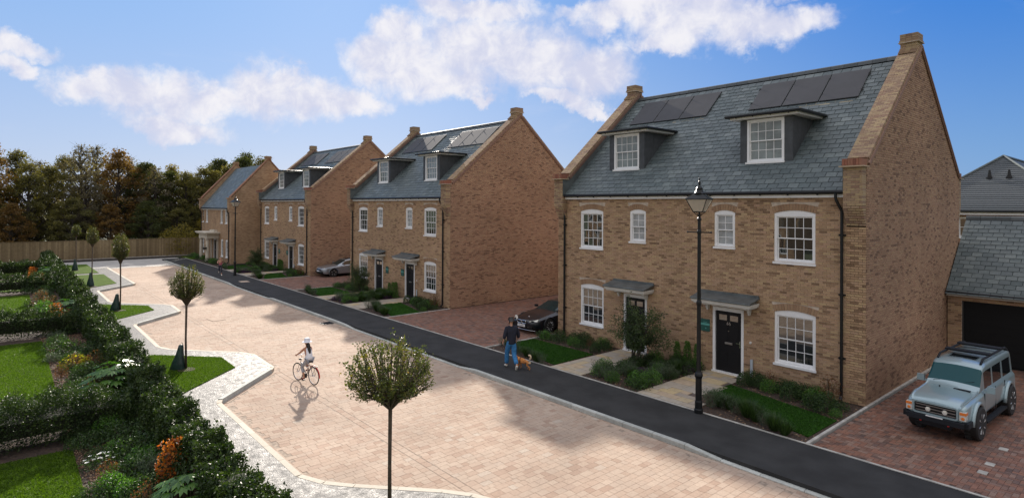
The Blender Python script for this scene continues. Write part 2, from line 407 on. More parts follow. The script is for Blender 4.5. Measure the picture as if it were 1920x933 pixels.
m_hcore = M_plain('hedge_inner_twigs', (.018,.022,.010), .95, nz=.4, nscale=14, bmp=.9, bscale=30, bd=.05)  # dark green for the solid cores added to block light in hedges
m_ball = M_leaf('ball_tree_leaf', [(0,(.028,.052,.012)),(.4,(.06,.085,.02)),(.7,(.12,.125,.03)),(.88,(.22,.18,.06)),(1,(.20,.11,.05))], .4, .4, (1.5,1.5,.5), .5)
m_glossy = M_leaf('broad_leaf', [(0,(.03,.09,.012)),(.6,(.07,.17,.02)),(1,(.13,.25,.04))], .36, .4, (1.4,1.7,.5), .6, clump=False)
m_orange = M_leaf('orange_leaf', [(0,(.20,.055,.015)),(.5,(.36,.11,.02)),(1,(.45,.20,.03))], .5, .5, (1.5,1.2,.6), .3, clump=False)
m_yellow = M_leaf('yellow_leaf', [(0,(.22,.22,.02)),(.6,(.38,.34,.03)),(1,(.10,.16,.03))], .5, .45, (1.4,1.4,.5), .3, clump=False)
m_shrub = M_leaf('shrub_leaf', [(0,(.014,.032,.010)),(.5,(.035,.07,.020)),(1,(.07,.12,.03))], .5, .3, (1.4,1.6,.5), .4, clump=False)
m_shrub2 = M_leaf('grey_green_leaf', [(0,(.05,.07,.045)),(.6,(.09,.12,.075)),(1,(.15,.18,.12))], .6, .3, (1.2,1.4,.8), .3, clump=False)
m_purple = M_leaf('purple_leaf', [(0,(.035,.018,.035)),(1,(.10,.05,.10))], .55, .3, (1.3,1.,1.3), .3, clump=False)
m_russet = M_leaf('russet_leaf', [(0,(.10,.04,.02)),(.6,(.20,.09,.04)),(1,(.09,.09,.03))], .55, .4, (1.4,1.2,.6), .3, clump=False)
m_flower = M_plain('white_petal', (.8,.8,.76), .6)
m_bark = M_plain('bark', (.085,.062,.045), .9, nz=.35, nscale=12, bmp=.7, bscale=40, bd=.01)
m_bark2 = M_plain('bark_dark', (.045,.036,.028), .9, nz=.35, nscale=3, bmp=.6, bscale=10, bd=.03)
m_bag = M_plain('watering_bag_fabric', (.012,.035,.028), .5, spec=.5, nz=.25, nscale=6, bmp=.5, bscale=7, bd=.05)
m_fence = M_piece('fence_board', [(0,(.17,.125,.07)),(.5,(.23,.17,.095)),(1,(.29,.22,.125))], .85, .2, 6, .3, 30, .004, .25, stain=.12)
WOODS = [M_leaf('wood_leaf_%s' % n, st, .6, .38, (1.5,1.45,.6), .25) for n, st in (
    ('green', [(0,(.032,.045,.016)),(.5,(.065,.080,.026)),(1,(.12,.13,.04))]),
    ('olive', [(0,(.055,.055,.022)),(.5,(.11,.105,.034)),(1,(.19,.17,.05))]),
    ('rust', [(0,(.085,.05,.02)),(.5,(.16,.095,.03)),(1,(.25,.15,.045))]),
    ('gold', [(0,(.10,.085,.022)),(.5,(.19,.155,.032)),(1,(.30,.24,.055))]),
    ('grey', [(0,(.08,.07,.05)),(.5,(.13,.112,.075)),(1,(.18,.16,.10))]))]
def M_glass():
    m_, t = newmat('window_glass'); P = pos_co(t)
    n = t.noise(P, 1.1, 2)
    p = principled(t, (.012,.014,.015), .02, 0, .5)
    gl = t.new('ShaderNodeBsdfGlossy'); gl.inputs['Roughness'].default_value = .01; gl.inputs['Color'].default_value = (.9,.95,.95,1)
    t.put(gl.inputs['Normal'], bump(t, n, .05, .05))
    fr = t.new('ShaderNodeFresnel'); fr.inputs[0].default_value = 1.7
    mx = t.new('ShaderNodeMixShader'); t.put(mx.inputs[0], t.math('ADD', t.math('MULTIPLY', fr.outputs[0], .9), .07)); t.l.new(p, mx.inputs[1]); t.l.new(gl.outputs[0], mx.inputs[2])
    t.put(t.out.inputs[0], mx.outputs[0]); return m_
m_glass = M_glass()
m_dglass = M_plain('dormer_blind_glass', (.16,.19,.19), .12, spec=.5, coat=.6, nz=.25, nscale=2.5)  # mid-grey panes with uneven tone under a clear coat
m_blind = M_plain('window_blind_glass', (.30,.32,.33), .25, spec=.5, coat=.8, nz=.2, nscale=3)
m_carglass = M_plain('car_glass', (.014,.070,.080), .06, spec=.22)
m_screen = M_plain('saloon_windscreen', (.010,.028,.030), .06, spec=.35)
m_carglass_dark = M_plain('car_side_glass', (.008,.010,.012), .05, spec=.5, coat=.5)
def M_lampglass():
    m_, t = newmat('lantern_glass')
    a = t.new('ShaderNodeBsdfTransparent'); a.inputs[0].default_value = (.93,.92,.88,1); p = principled(t, (.6,.56,.5), .25, 0, .5)
    mx = t.new('ShaderNodeMixShader'); mx.inputs[0].default_value = .5; t.l.new(a.outputs[0], mx.inputs[1]); t.l.new(p, mx.inputs[2])
    t.put(t.out.inputs[0], mx.outputs[0]); return m_
m_lampglass = M_lampglass()
m_rubber = M_plain('rubber', (.014,.014,.014), .75, nz=.2)
m_plastic = M_plain('dark_plastic', (.014,.016,.020), .7, spec=.25)
m_rim = M_plain('alloy_rim', (.60,.61,.62), .35, .6)
m_suv = M_plain('pale_blue_silver_paint', (.30,.40,.43), .3, .3, coat=.8)
m_car = M_plain('black_blue_paint', (.005,.006,.010), .3, .0, spec=.3, coat=.55)
m_car2 = M_plain('silver_paint', (.30,.33,.36), .3, .6, coat=.8)
m_amber = M_plain('amber_lens', (.75,.20,.03), .2, coat=.6)
m_clear = M_plain('clear_lens', (.72,.72,.66), .12, .2, coat=.8)
m_plate = M_plain('number_plate', (.78,.78,.78), .4)
m_red = M_plain('red_lens', (.45,.02,.015), .3, coat=.5)
m_skin = M_plain('skin', (.50,.28,.19), .55); m_skin2 = M_plain('tanned_skin', (.42,.20,.12), .5)
m_hair = M_plain('dark_hair', (.012,.009,.008), .45); m_hairb = M_plain('brown_hair', (.06,.035,.022), .5)
m_navy = M_plain('navy_cloth', (.008,.010,.022), .85, nz=.3, nscale=12, bmp=.3, bscale=20, bd=.02)
m_jeans = M_plain('blue_denim', (.03,.16,.36), .85, nz=.25, nscale=14, bmp=.3, bscale=25, bd=.02)
m_whitec = M_plain('white_cloth', (.72,.73,.78), .85, nz=.05, nscale=10, bmp=.3, bscale=18, bd=.02)
m_greyc = M_plain('grey_cloth', (.33,.34,.37), .85, nz=.15, nscale=12)
m_pink = M_plain('pink_cloth', (.45,.10,.16), .8); m_dark = M_plain('dark_cloth', (.03,.028,.045), .85, nz=.3, nscale=14)
m_shoe = M_plain('white_shoe', (.70,.66,.58), .7); m_shoer = M_plain('red_shoe', (.20,.05,.035), .6)
m_fur = M_plain('ginger_fur', (.50,.20,.055), .9, nz=.35, nscale=18, bmp=.8, bscale=60, bd=.02); m_furw = M_plain('cream_fur', (.62,.48,.32), .9, nz=.2, nscale=18, bmp=.8, bscale=60, bd=.02)
#MATEND
# ------------------------------------------------------------------ the setting: ground, road, paths
def sheet(name, poly, z, mat, thick=None, kind='structure'):
    b = MB()
    if thick: b.prism(poly, z-thick, z)
    else: b.add([(x, y, z) for x, y in poly], [tuple(range(len(poly)))])
    o = b.build(name, mat); o['kind'] = kind; return o
def tri_fill(name, poly, z, mat, kind='structure', thick=0):
    """a flat slab of any outline, concave ones too"""
    from mathutils.geometry import tessellate_polygon
    tr = tessellate_polygon([[Vector((x, y, 0)) for x, y in poly]])
    b = MB(); n = len(poly)
    fs = []
    for q in tr:
        a, c, d = [Vector(poly[i]) for i in q]
        if (c-a).cross(d-a) < 0: q = q[::-1]
        fs.append(tuple(q))
    ar = sum(poly[i][0]*poly[(i+1) % n][1]-poly[(i+1) % n][0]*poly[i][1] for i in range(n))
    b.add([(x, y, z) for x, y in poly], fs)
    if thick:
        vs = [(x, y, z) for x, y in poly]+[(x, y, z-thick) for x, y in poly]
        b.add(vs, [((i+1) % n, i, n+i, n+(i+1) % n) if ar > 0 else (i, (i+1) % n, n+(i+1) % n, n+i) for i in range(n)])
    o = b.build(name, mat); o['kind'] = kind; return o

sheet('ground', [(-2500,-2500),(2500,-2500),(2500,2500),(-2500,2500)], -.22, m_ground)

HX = [-20.08, -39.0]                       # the other pairs of the row
# road-side boundary of the left path, from the near end to the far end
PER = 13.85
LB = [(9,-11.05),(-2.6,-11.05),(-3.1,-11.25),(-3.6,-11.6),(-4.9,-12.8),(-5.4,-13.2),(-6.0,-13.45)]
for k in range(3):
    o = -PER*k
    LB += [(-11.75+o,-13.48),(-12.0+o,-13.38),(-14.2+o,-11.28),(-14.5+o,-11.1)]
    if k < 2: LB += [(-16.7+o,-11.05),(-17.4+o,-11.35),(-19.5+o,-13.2),(-20.2+o,-13.48)]
LB += [(-55.6,-11.2)]
road_poly = [(9,-6.1),(-55.6,-6.1)]+LB[::-1]      # ccw seen from above? clockwise order does not matter for inside()
tri_fill('road', road_poly, -.112, m_joint)
sheet('side_road', [(-64.4,-60),(-55.6,-60),(-55.6,-4.2),(-64.4,-4.2)], -.105, m_conc)
sheet('side_road_footway', [(-66,-60),(-64.4,-60),(-64.4,-4.2),(-66,-4.2)], -.02, m_asphalt, .1)

# paving blocks of the road: courses across the street, mixed lengths
def road_blocks():
    L = []; x = 8.6; rr = random.Random(3)
    while x > -55.5:
        w = rr.choice((.145,.165,.165,.19)); xc = x-w/2; y = -6.12-rr.random()*.2
        while y > -13.6:
            l = rr.choice((.15,.2,.25,.25,.3)); yc = y-l/2; y0, y1 = y-l, y
            y -= l
            if y0 < -11.02 < y1: y0 = -11.015
            elif y0 < -11.21 < y1: y1 = -11.215
            elif -11.21 < yc < -11.02: continue
            if y1-y0 < .04: continue
            yc = (y0+y1)/2
            if -13.42 < yc < -6.3 and inside(road_poly, xc, yc) and inside(road_poly, xc, yc-.19) and inside(road_poly, xc-.15, yc-.1):
                L.append((xc, yc, -.112+rr.uniform(-.0012,.0012), w-.006, y1-y0-.006, .010))
        x -= w
    n = 0; x = 8.6
    while x > -55.5:
        if inside(road_poly, x-.12, -11.13): L.append((x-.12, -11.115, -.1125, .232, .16, .010))
        x -= .24
    return L
road_obj = bpy.data.objects['road']
pieces(road_obj, 'paving_block', road_blocks(), m_block, nrm=(0,0,1))
# a straight course of blocks beside the kerb and a curb-side edging along the left boundary
L = [(9-.1-k*.205, -6.215, -.112, .2, .13, .011) for k in range(315)]
pieces(road_obj, 'channel_block', L, m_block, nrm=(0,0,1), single=False)
def along(pts, step):
    """points and headings along a polyline"""
    out = []; 
    for a, b in zip(pts[:-1], pts[1:]):
        a = Vector(a); b = Vector(b); l = (b-a).length; n = max(1, round(l/step)); d = (b-a)/n
        for k in range(n): out.append((a+d*(k+.5), math.atan2(d.y, d.x), l/n))
    return out
e = MB(); e2 = MB()
for p, a, l in along(LB, .2):
    c, s = math.cos(a), math.sin(a)
    def pt(u, v, z, q=None): return (p.x+c*u-s*v, p.y+s*u+c*v, z)
    h = .105; hl = l/2-.003
    for (v0, v1, z0, z1, bb) in ((-.004, -.125, -.112, -.104, e2),):   # road is on the right hand of the walk towards -x
        bb.hexa([pt(-hl,v1,z0),pt(hl,v1,z0),pt(hl,v0,z0),pt(-hl,v0,z0),pt(-hl,v1,z1),pt(hl,v1,z1),pt(hl,v0,z1),pt(-hl,v0,z1)])
o = e2.build('edge_block', m_block, road_obj); o['kind'] = 'stuff'

# pavement of black asphalt, one step above the road
pav = sheet('pavement', [(-62,-5.98),(9,-5.98),(9,-3.93),(-62,-3.93)], 0, m_asphalt, .12)
# kerbstones along the pavement; lowered where the drives cross
def kerb_h(x):
    for a, b in ((-61,-38.3),(-29.8,-20.0),(-9.9,-1.7)):
        if a <= x <= b: return 0.
        if a-.9 < x < a: return -.085*(a-x)/.9
        if b < x < b+.9: return -.085*(x-b)/.9
    return -.085
kerb = empty('pavement_kerb', (0,-6.04,0)); kerb['kind'] = 'structure'
x = 9.; i = 0
while x > -59.8:
    h1, h0 = kerb_h(x-.006), kerb_h(x-.894); b = MB(); b_ = .018
    sec = lambda h: [(-.062, -.14), (.055, -.14), (.055, h-.0), (-.045, h), (-.062, h-.016)]
    A = [(x-.006, y, z) for y, z in sec(h1)]; B = [(x-.894, y, z) for y, z in sec(h0)]
    n = 5
    b.add(A+B, [tuple(range(n)), tuple(range(n, 2*n))[::-1]]+[((k+1) % n, k, n+k, n+(k+1) % n) for k in range(n)])
    b.build('kerbstone', m_kerb, kerb); x -= .9
# the kerb turns the corner into the side road
for k in range(7):
    a0 = PI/2*k/7; a1 = PI/2*(k+1)/7; cx_, cy_ = -59.8, -4.54; r = 1.5
    b = MB(); P_ = lambda a, r_, z: (cx_-r_*math.sin(a), cy_-r_*math.cos(a)+6.04, z)
    b.hexa([P_(a0,r-.06,-.14),P_(a0,r+.06,-.14),P_(a1,r+.06,-.14),P_(a1,r-.06,-.14),P_(a0,r-.06,0),P_(a0,r+.06,0),P_(a1,r+.06,0),P_(a1,r-.06,0)])
    b.build('kerbstone', m_kerb, kerb)

# left path: light aggregate surface with cream edging, kerbstones on the slanting ends of the bays
path_poly = [(x, y-.12) if True else 0 for x, y in LB]
HE = -14.75
tri_fill('gravel_path', [(x+(-.0), y-.13) for x, y in LB]+[(-55.6,HE),(9,HE)], 0, m_path, thick=.12)
edge = empty('path_edging', (0,0,0)); edge['kind'] = 'structure'
b = MB()
slant = []
for a, c in zip(LB[:-1], LB[1:]):
    if a[1] < c[1]-1.5: slant.append((a, c)); continue
    for p, an, l in along([a, c], .9):
        cs, sn = math.cos(an), math.sin(an)
        def pt(u, v, z): return (p.x+cs*u-sn*v, p.y+sn*u+cs*v, z)
        hl = l/2-.003
        b.hexa([pt(-hl,0,-.12),pt(hl,0,-.12),pt(hl,.135,-.12),pt(-hl,.135,-.12),pt(-hl,0,.004),pt(hl,0,.004),pt(hl,.135,.004),pt(-hl,.135,.004)])
o = b.build('edging_strip', m_edge, edge); o['kind'] = 'stuff'
for a, c in slant:
    for p, an, l in along([a, c], .62):
        b = MB(); cs, sn = math.cos(an), math.sin(an)
        def pt(u, v, z): return (p.x+cs*u-sn*v, p.y+sn*u+cs*v, z)
        hl = l/2-.004
        b.hexa([pt(-hl,0,-.13),pt(hl,0,-.13),pt(hl,.14,-.13),pt(-hl,.14,-.13),pt(-hl,.015,.02),pt(hl,.015,.02),pt(hl,.14,.02),pt(-hl,.14,.02)])
        b.build('kerbstone', m_kerb, edge)

# lawns beside the path
def lawn_patch(poly, z=.022): return tri_fill('lawn', poly, z, m_lawn, thick=.06)
LAWNS = [[(-19.6,-14.75),(-18.8,-13.9),(-16.95,-12.14),(-15.25,-12.14),(-13.6,-13.81),(-12.6,-14.75)]]
LAWNS += [[(x-PER-.3, y) for x, y in LAWNS[0]], [(-50.6,-14.75),(-50.25,-13.9),(-49.85,-12.14),(-42.95,-12.12),(-41.3,-13.8),(-40.3,-14.75)],
          [(-60,-14.75),(-59.9,-12.35),(-51.2,-12.3),(-51.25,-14.75)], [(-5.4,-14.75),(-4.4,-13.9),(-3.1,-12.7),(4,-12.7),(4,-14.75)]]
for p in LAWNS: lawn_patch(p)
# gardens left of the hedge: planting bed with bark, then lawns parted by low cross hedges
sheet('planting_bed', [(-64,-17.0),(6,-17.0),(6,HE),(-64,HE)], -.02, m_soil, .1)
sheet('bed_soil', [(-64,-34),(6,-34),(6,-17.0),(-64,-17.0)], -.028, m_soil, .1)
YL = -16.9
GL = [(-10.5,3),(-24.15,-13.4),(-39.9,-27.2),(-49.4,-42.3),(-51.7,-50.4),(-63.6,-53.6)]
for a, c in GL: lawn_patch([(a,-34),(c,-34),(c,YL),(a,YL)], .02)
sheet('garden_path', [(-50.35,-34),(-49.45,-34),(-49.45,YL),(-50.35,YL)], .025, m_edge, .06)

def blades(name, poly, n, h, mat, z=.02, seed=1):
    r = np.random.default_rng(seed); P = np.array(poly); lo, hi = P.min(0), P.max(0)
    Q = r.uniform(lo, hi, (int(n*1.9), 2)); k = np.array([inside(poly, *q) for q in Q]); Q = Q[k][:n]; m_ = len(Q)
    a = r.uniform(0, 2*PI, m_); w = r.uniform(.006, .011, m_); hh = h*r.uniform(.6, 1.3, m_)
    lean = r.normal(0, .5, (m_, 2))*hh[:, None]
    base = np.c_[Q, np.full(m_, z)]; s = np.c_[np.cos(a)*w, np.sin(a)*w, np.zeros(m_)]
    top = base+np.c_[lean, hh]
    V = np.stack([base-s, base+s, top], 1).reshape(-1, 3); F = np.arange(m_*3).reshape(-1, 3)
    o = link(name, mesh_np(name, V, F, mat, k=3)); o['kind'] = 'stuff'; o['category'] = 'grass'; return o
g = blades('grass', [(-13.4,-19.5),(-10.5,-19.5),(-10.5,-16.9),(-13.4,-16.9)], 10, .03, m_blade)
bpy.data.objects.remove(g)
for i, (pl_, n, lb) in enumerate(((LAWNS[0], 26000, 'short bright grass of the lawn tongue by the nearest parking bay'),
                       (LAWNS[1], 14000, 'short bright grass of the lawn tongue beyond the second bay'),
                       ([(-24.1,-19.6),(-13.4,-19.6),(-13.4,YL),(-24.1,YL)], 52000, 'sunlit mown grass of the garden at the left edge of the photo'),
                       ([(-10.5,-19.6),(-6,-19.6),(-6,YL),(-10.5,YL)], 30000, 'shaded mown grass in the bottom left corner'),
                       ([(-39.8,-19),(-32.4,-19),(-32.4,YL),(-39.8,YL)], 14000, 'mown grass of the second garden behind the cross hedge'))):
    tag(blades('grass', pl_, n, .035, m_blade, .02, i+3), lb)

# ---- drives of red herringbone blocks
def herring(x0, x1, y0, y1, z):
    u = .1; L = []; rr = random.Random(5)
    for i in range(int((x1-x0)/u)):
        for j in range(int((y1-y0)/u)):
            v = (i-j) % 4; x = x0+i*u; y = y0+j*u; dz_ = rr.uniform(-.0015, .0015)
            if v == 0 and x+2*u <= x1: L.append((x+u, y+u/2, z+dz_, 2*u-.006, u-.006, .02))
            elif v == 3 and y+2*u <= y1: L.append((x+u/2, y+u, z+dz_, u-.006, 2*u-.006, .02))
    return L
for i, (x0, x1, y1) in enumerate(((.13, 6.1, 8.15), (-20.0, -12.08, 11.), (-38.9, -32.2, 11.))):
    o = sheet('driveway', [(x0,-3.86),(x1,-3.86),(x1,y1),(x0,y1)], -.008, m_rjoint, .1)
    pieces(o, 'paving_block', herring(x0+.02, x1-.02, -3.84, y1-.02, -.006), m_rblock, nrm=(0,0,1), single=(i < 2))
sheet('back_yard', [(-70,11),(40,11),(40,60),(-70,60)], -.03, m_ground, .1)
sheet('yard_beyond_drive', [(6.1,-3.9),(40,-3.9),(40,11),(6.1,11)], -.02, m_ground, .1)
# linear drain of pale blocks across the near drive
pieces(empty_ := structure(empty('drive_edging', (0,0,0))), 'edging_block', [(3.06+.012*k, -2.62+k*.62, .006, .16, .2, .02) for k in (0,1,3)], m_kerb2, nrm=(0,0,1))
# thin concrete edging behind the pavement and beside each drive
b = MB(); b.box(-62, 9, -3.93, -3.865, -.1, .014); structure(b.build('pavement_edging', m_kerb2))
b = MB()
for X in (.0, -12.05-.08, -20.08, -32.15-.08, -39.0): b.box(X, X+.075, -3.862, -.02 if X != 0 else 8.1, -.1, .02)
structure(b.build('drive_kerb', m_kerb2))

# gully grate and inspection covers in the road
def grate(x, y, label):
    t = empty('gully_grate', (x, y, -.1), 0, label, 'drain grate', None)
    b = MB()
    b.box(-.26,.26,-.26,-.22,0,.012); b.box(-.26,.26,.22,.26,0,.012); b.box(-.26,-.22,-.22,.22,0,.012); b.box(.22,.26,-.22,.22,0,.012); b.box(-.22,.22,-.22,.22,0,.002)
    b.build('frame', m_blackm, t)
    b = MB()
    for k in range(6): b.box(-.2+k*.07, -.17+k*.07, -.218, .218, .003, .012)
    b.build('grille_bar', m_plastic, t)
grate(-21.0, -6.44, 'square black gully grate in the paving beside the lowered kerb')
def cover(x, y, rz, label):
    t = empty('inspection_cover', (x, y, -.1), rz, label, 'manhole cover')
    b = MB(); b.box(-.42,.42,-.3,.3,-.01,.0045); b.build('frame', m_joint, t)
    b = MB(); b.box(-.405,.405,-.285,.285,0,.0075); b.build('cover_tray', m_block, t)
cover(-25.3, -10.2, .1, 'flush inspection cover in the buff paving of the parking bays')
cover(-38.6, -5.0, .0, 'inspection cover in the paving near the jogger'); bpy.data.objects['inspection_cover.001'].location.z = .0
#GROUNDEND
# ------------------------------------------------------------------ houses
HW, HD = 11.95, 9.97
EZ, EY, RZ, RY = 5.97, -.13, 10.65, 4.985
RA = math.atan2(RZ-EZ, RY-EY)
def roofz(y): return EZ+(y-EY)*(RZ-EZ)/(RY-EY)
def rotx(a): return [[1,0,0],[0,math.cos(a),-math.sin(a)],[0,math.sin(a),math.cos(a)]]
BOARD = {}

def wall_cells(b, xs, zs, openings, y0, y1, mi=0):
    """a wall along x with rectangular holes"""
    X = sorted(set([xs[0], xs[1]]+[v for o in openings for v in o[:2] if xs[0] < v < xs[1]]))
    for a, c in zip(X[:-1], X[1:]):
        m_ = (a+c)/2; cuts = sorted([(o[2], o[3]) for o in openings if o[0] < m_ < o[1]]); z = zs[0]
        for lo, hi in cuts+[(zs[1], zs[1])]:
            if lo > z+1e-6: b.box(a, c, y0, y1, z, lo, mi)
            z = max(z, hi)
def arc_top(x0, x1, zs, rise, n=8):
    return [(x0+(x1-x0)*k/n, zs+rise*(1-(2*k/n-1)**2)) for k in range(n+1)]

def window(parent, x0, x1, z0, z1, cols, rows=4, arch=.09, y=.0, panes=True, glass=None, name='window', sill=True, back=.1):
    """white sash window: box frame, two sashes, thin bars; z1 is the crown of its arched head"""
    b = MB(); fw = .075; zs = z1-arch
    g = glass or m_glass
    if arch:
        pts = arc_top(x0, x1, zs, arch)
        b.prism([(x0, zs-.10)]+[(x1, zs-.10)]+pts[::-1], y+.02, y+.13, 'y')
        inner_top = zs-.10
    else:
        b.box(x0, x1, y+.02, y+.13, z1-fw, z1); inner_top = z1-fw
    b.box(x0, x0+fw, y+.022, y+.13, z0, inner_top); b.box(x1-fw, x1, y+.022, y+.13, z0, inner_top)
    b.box(x0, x1, y+.02, y+.13, z0, z0+.07)
    if sill: b.box(x0-.03, x1+.03, y-.045, y+.05, z0-.045, z0+.018)
    xa, xb = x0+fw, x1-fw; za, zb = z0+.07, inner_top; zm = (za+zb)/2
    sw = .035; cells = []
    for (p, q, yy) in ((zm-.012, zb, .055), (za, zm+.022, .085)):
        b.box(xa, xa+sw, y+yy, y+yy+.03, p, q); b.box(xb-sw, xb, y+yy, y+yy+.03, p, q)
        b.box(xa+sw, xb-sw, y+yy, y+yy+.03, p, p+(.035 if p > za else .05)); b.box(xa+sw, xb-sw, y+yy, y+yy+.03, q-.035, q)
        gx0, gx1, gz0, gz1 = xa+sw, xb-sw, p+(.035 if p > za else .05), q-.035
        for k in range(1, cols): xx = gx0+(gx1-gx0)*k/cols; b.box(xx-.009, xx+.009, y+yy+.004, y+yy+.026, gz0, gz1)
        r2 = rows//2
        for k in range(1, r2): zz = gz0+(gz1-gz0)*k/r2; b.box(gx0, gx1, y+yy+.006, y+yy+.028, zz-.009, zz+.009)
        for i in range(cols):
            for j in range(r2):
                cells.append((gx0+(gx1-gx0)*i/cols, gx0+(gx1-gx0)*(i+1)/cols, gz0+(gz1-gz0)*j/r2, gz0+(gz1-gz0)*(j+1)/r2, y+yy+.017))
    w = b.build(name, m_white, parent)
    if panes:
        for k, (a, c, d, e_, yy) in enumerate(cells):
            p = link('pane', unit_box('pane_'+g.name, g), w, ((a+c)/2, yy+.003, (d+e_)/2)); p.scale = (c-a-.001, .006, e_-d-.001)
            p.rotation_euler = (random.uniform(-.008, .008), 0, random.uniform(-.012, .012))
    else:
        q = MB()
        for a, c, d, e_, yy in cells: q.box(a, c, yy, yy+.006, d, e_)
        q.build('pane', g, w)
    # black sheet standing in for the dark of the unlit room
    q = MB(); q.box(x0+.02, x1-.02, y+.131, y+.15, z0, z1-arch); q.build('unlit_room_sheet', m_blackm, w)
    return w

def text_mesh(s, size, mat, depth=.003):
    c = bpy.data.curves.new('text', 'FONT'); c.body = s; c.size = size; c.extrude = depth; c.align_x = 'CENTER'; c.align_y = 'CENTER'
    o = bpy.data.objects.new('text', c); COL.objects.link(o); dg = bpy.context.evaluated_depsgraph_get()
    me = bpy.data.meshes.new_from_object(o.evaluated_get(dg)); bpy.data.objects.remove(o); me.materials.clear(); me.materials.append(mat); return me

def door(parent, x0, x1, z1, num=None, side=1):
    b = MB(); b.box(x0, x0+.085, -.012, .1, .06, z1); b.box(x1-.085, x1, -.012, .1, .06, z1); b.box(x0, x1, -.014, .1, z1-.09, z1+.03); b.box(x0-.02, x1+.02, -.06, .1, .0, .065)
    fr = b.build('door_frame', m_white, parent)
    b = MB(); a, c = x0+.086, x1-.086; w = c-a; H = z1-.09; zb = .07
    b.box(a, c, .05, .09, zb, H)
    st = .1*w/.85
    # six raised fields: tall ones in the middle, small ones at the foot
    for (p, q) in ((.09, .34), (.46, .78)):
        for s in (0, 1):
            u0 = a+w*(.11+.42*s); u1 = u0+w*.36; v0 = zb+(H-zb)*p; v1 = zb+(H-zb)*q
            b.box(u0, u1, .044, .051, v0, v1); b.box(u0+.03, u1-.03, .038, .045, v0+.03, v1-.03)
    d = b.build('door', m_door, parent)
    b = MB()
    for s in (0, 1):
        u0 = a+w*(.13+.42*s); b.box(u0, u0+w*.30, .043, .05, zb+(H-zb)*.845, zb+(H-zb)*.935)
    b.build('door_light', m_glass, d)
    xm = (a+c)/2
    b = MB(); b.box(xm-.13, xm+.13, .03, .05, .98, 1.05); b.box(xm-.11, xm+.11, .022, .031, .995, 1.035); b.build('letter_plate', m_steel, d)
    b = MB(); hx = c-.06 if side > 0 else a+.06; b.box(hx-.02, hx+.02, .03, .05, .93, 1.14); b.box(hx-.13*side, hx, .01, .028, 1.06, 1.08) if side > 0 else b.box(hx, hx+.13, .01, .028, 1.06, 1.08); b.build('handle', m_chrome, d)
    b = MB(); b.lathe([(.0,-.01),(.016,-.008),(.016,.0)], (xm, .04, 1.42), 10, axis='y'); b.build('knocker', m_chrome, d)
    if num:
        o = link('house_number', text_mesh(num, .15, m_steel), d, (xm, .042, 1.66)); o.rotation_euler = (PI/2, 0, 0)
    return d

def canopy(parent, x0, x1, depth=.62):
    b = MB(); z0, z1, zb = 2.46, 2.51, 2.62
    b.hexa([(x0,-depth,z0),(x1,-depth,z0),(x1,0,zb-.02),(x0,0,zb-.02),(x0,-depth,z1),(x1,-depth,z1),(x1,0,zb+.03),(x0,0,zb+.03)])
    b.box(x0+.03, x1-.03, -.05, .02, zb+.02, zb+.07)
    b.tube([(x0,-depth-.01,z0+.02),(x1,-depth-.01,z0+.02)], .028, 8)
    b.box(x0+.02, x1-.02, -.03, .0, zb+.07, zb+.085)
    c = b.build('porch_canopy', m_lead, parent)
    b = MB(); b.box(x0+.03, x1-.03, -depth+.03, 0, z0-.1, z0-.003); b.box(x0+.08, x1-.08, -depth+.08, 0, z0-.15, z0-.1)
    b.box(x0+.012, x1-.012, -depth+.012, 0, z0-.04, z0-.001)
    b.build('canopy_fascia', m_cream, c)
    for s in (x0+.28, x1-.36):
        b = MB(); b.box(s, s+.08, -.13, .0, z0-.33, z0-.152); b.box(s+.01, s+.07, -.1, 0, z0-.4, z0-.33); b.box(s, s+.08, -.3, -.13, z0-.22, z0-.152)
        b.build('bracket', m_cream, c)
    return c

def downpipe(parent, x, d, z0=.12, z1=5.9, top=None):
    """black pipe with its swan neck; d is the way it leans to the gutter"""
    b = MB(); top = top if top is not None else x+d
    b.tube([(top,-.2,z1+.02),(top,-.2,z1-.12),(top*.8+x*.2,-.19,z1-.2),(x*.8+top*.2,-.09,z1-.42),(x,-.07,z1-.5),(x,-.07,z0)], .042, 8)
    for z in (1.2, 3.0, 4.7): b.tube([(x,-.07,z),(x,-.07,z+.06)], .055, 8); b.box(x-.09, x+.09, -.05, .0, z+.005, z+.05)
    b.tube([(x,-.07,z0+.05),(x,-.16,z0-.06)], .045, 8)
    return b.build('downpipe', m_black, parent)

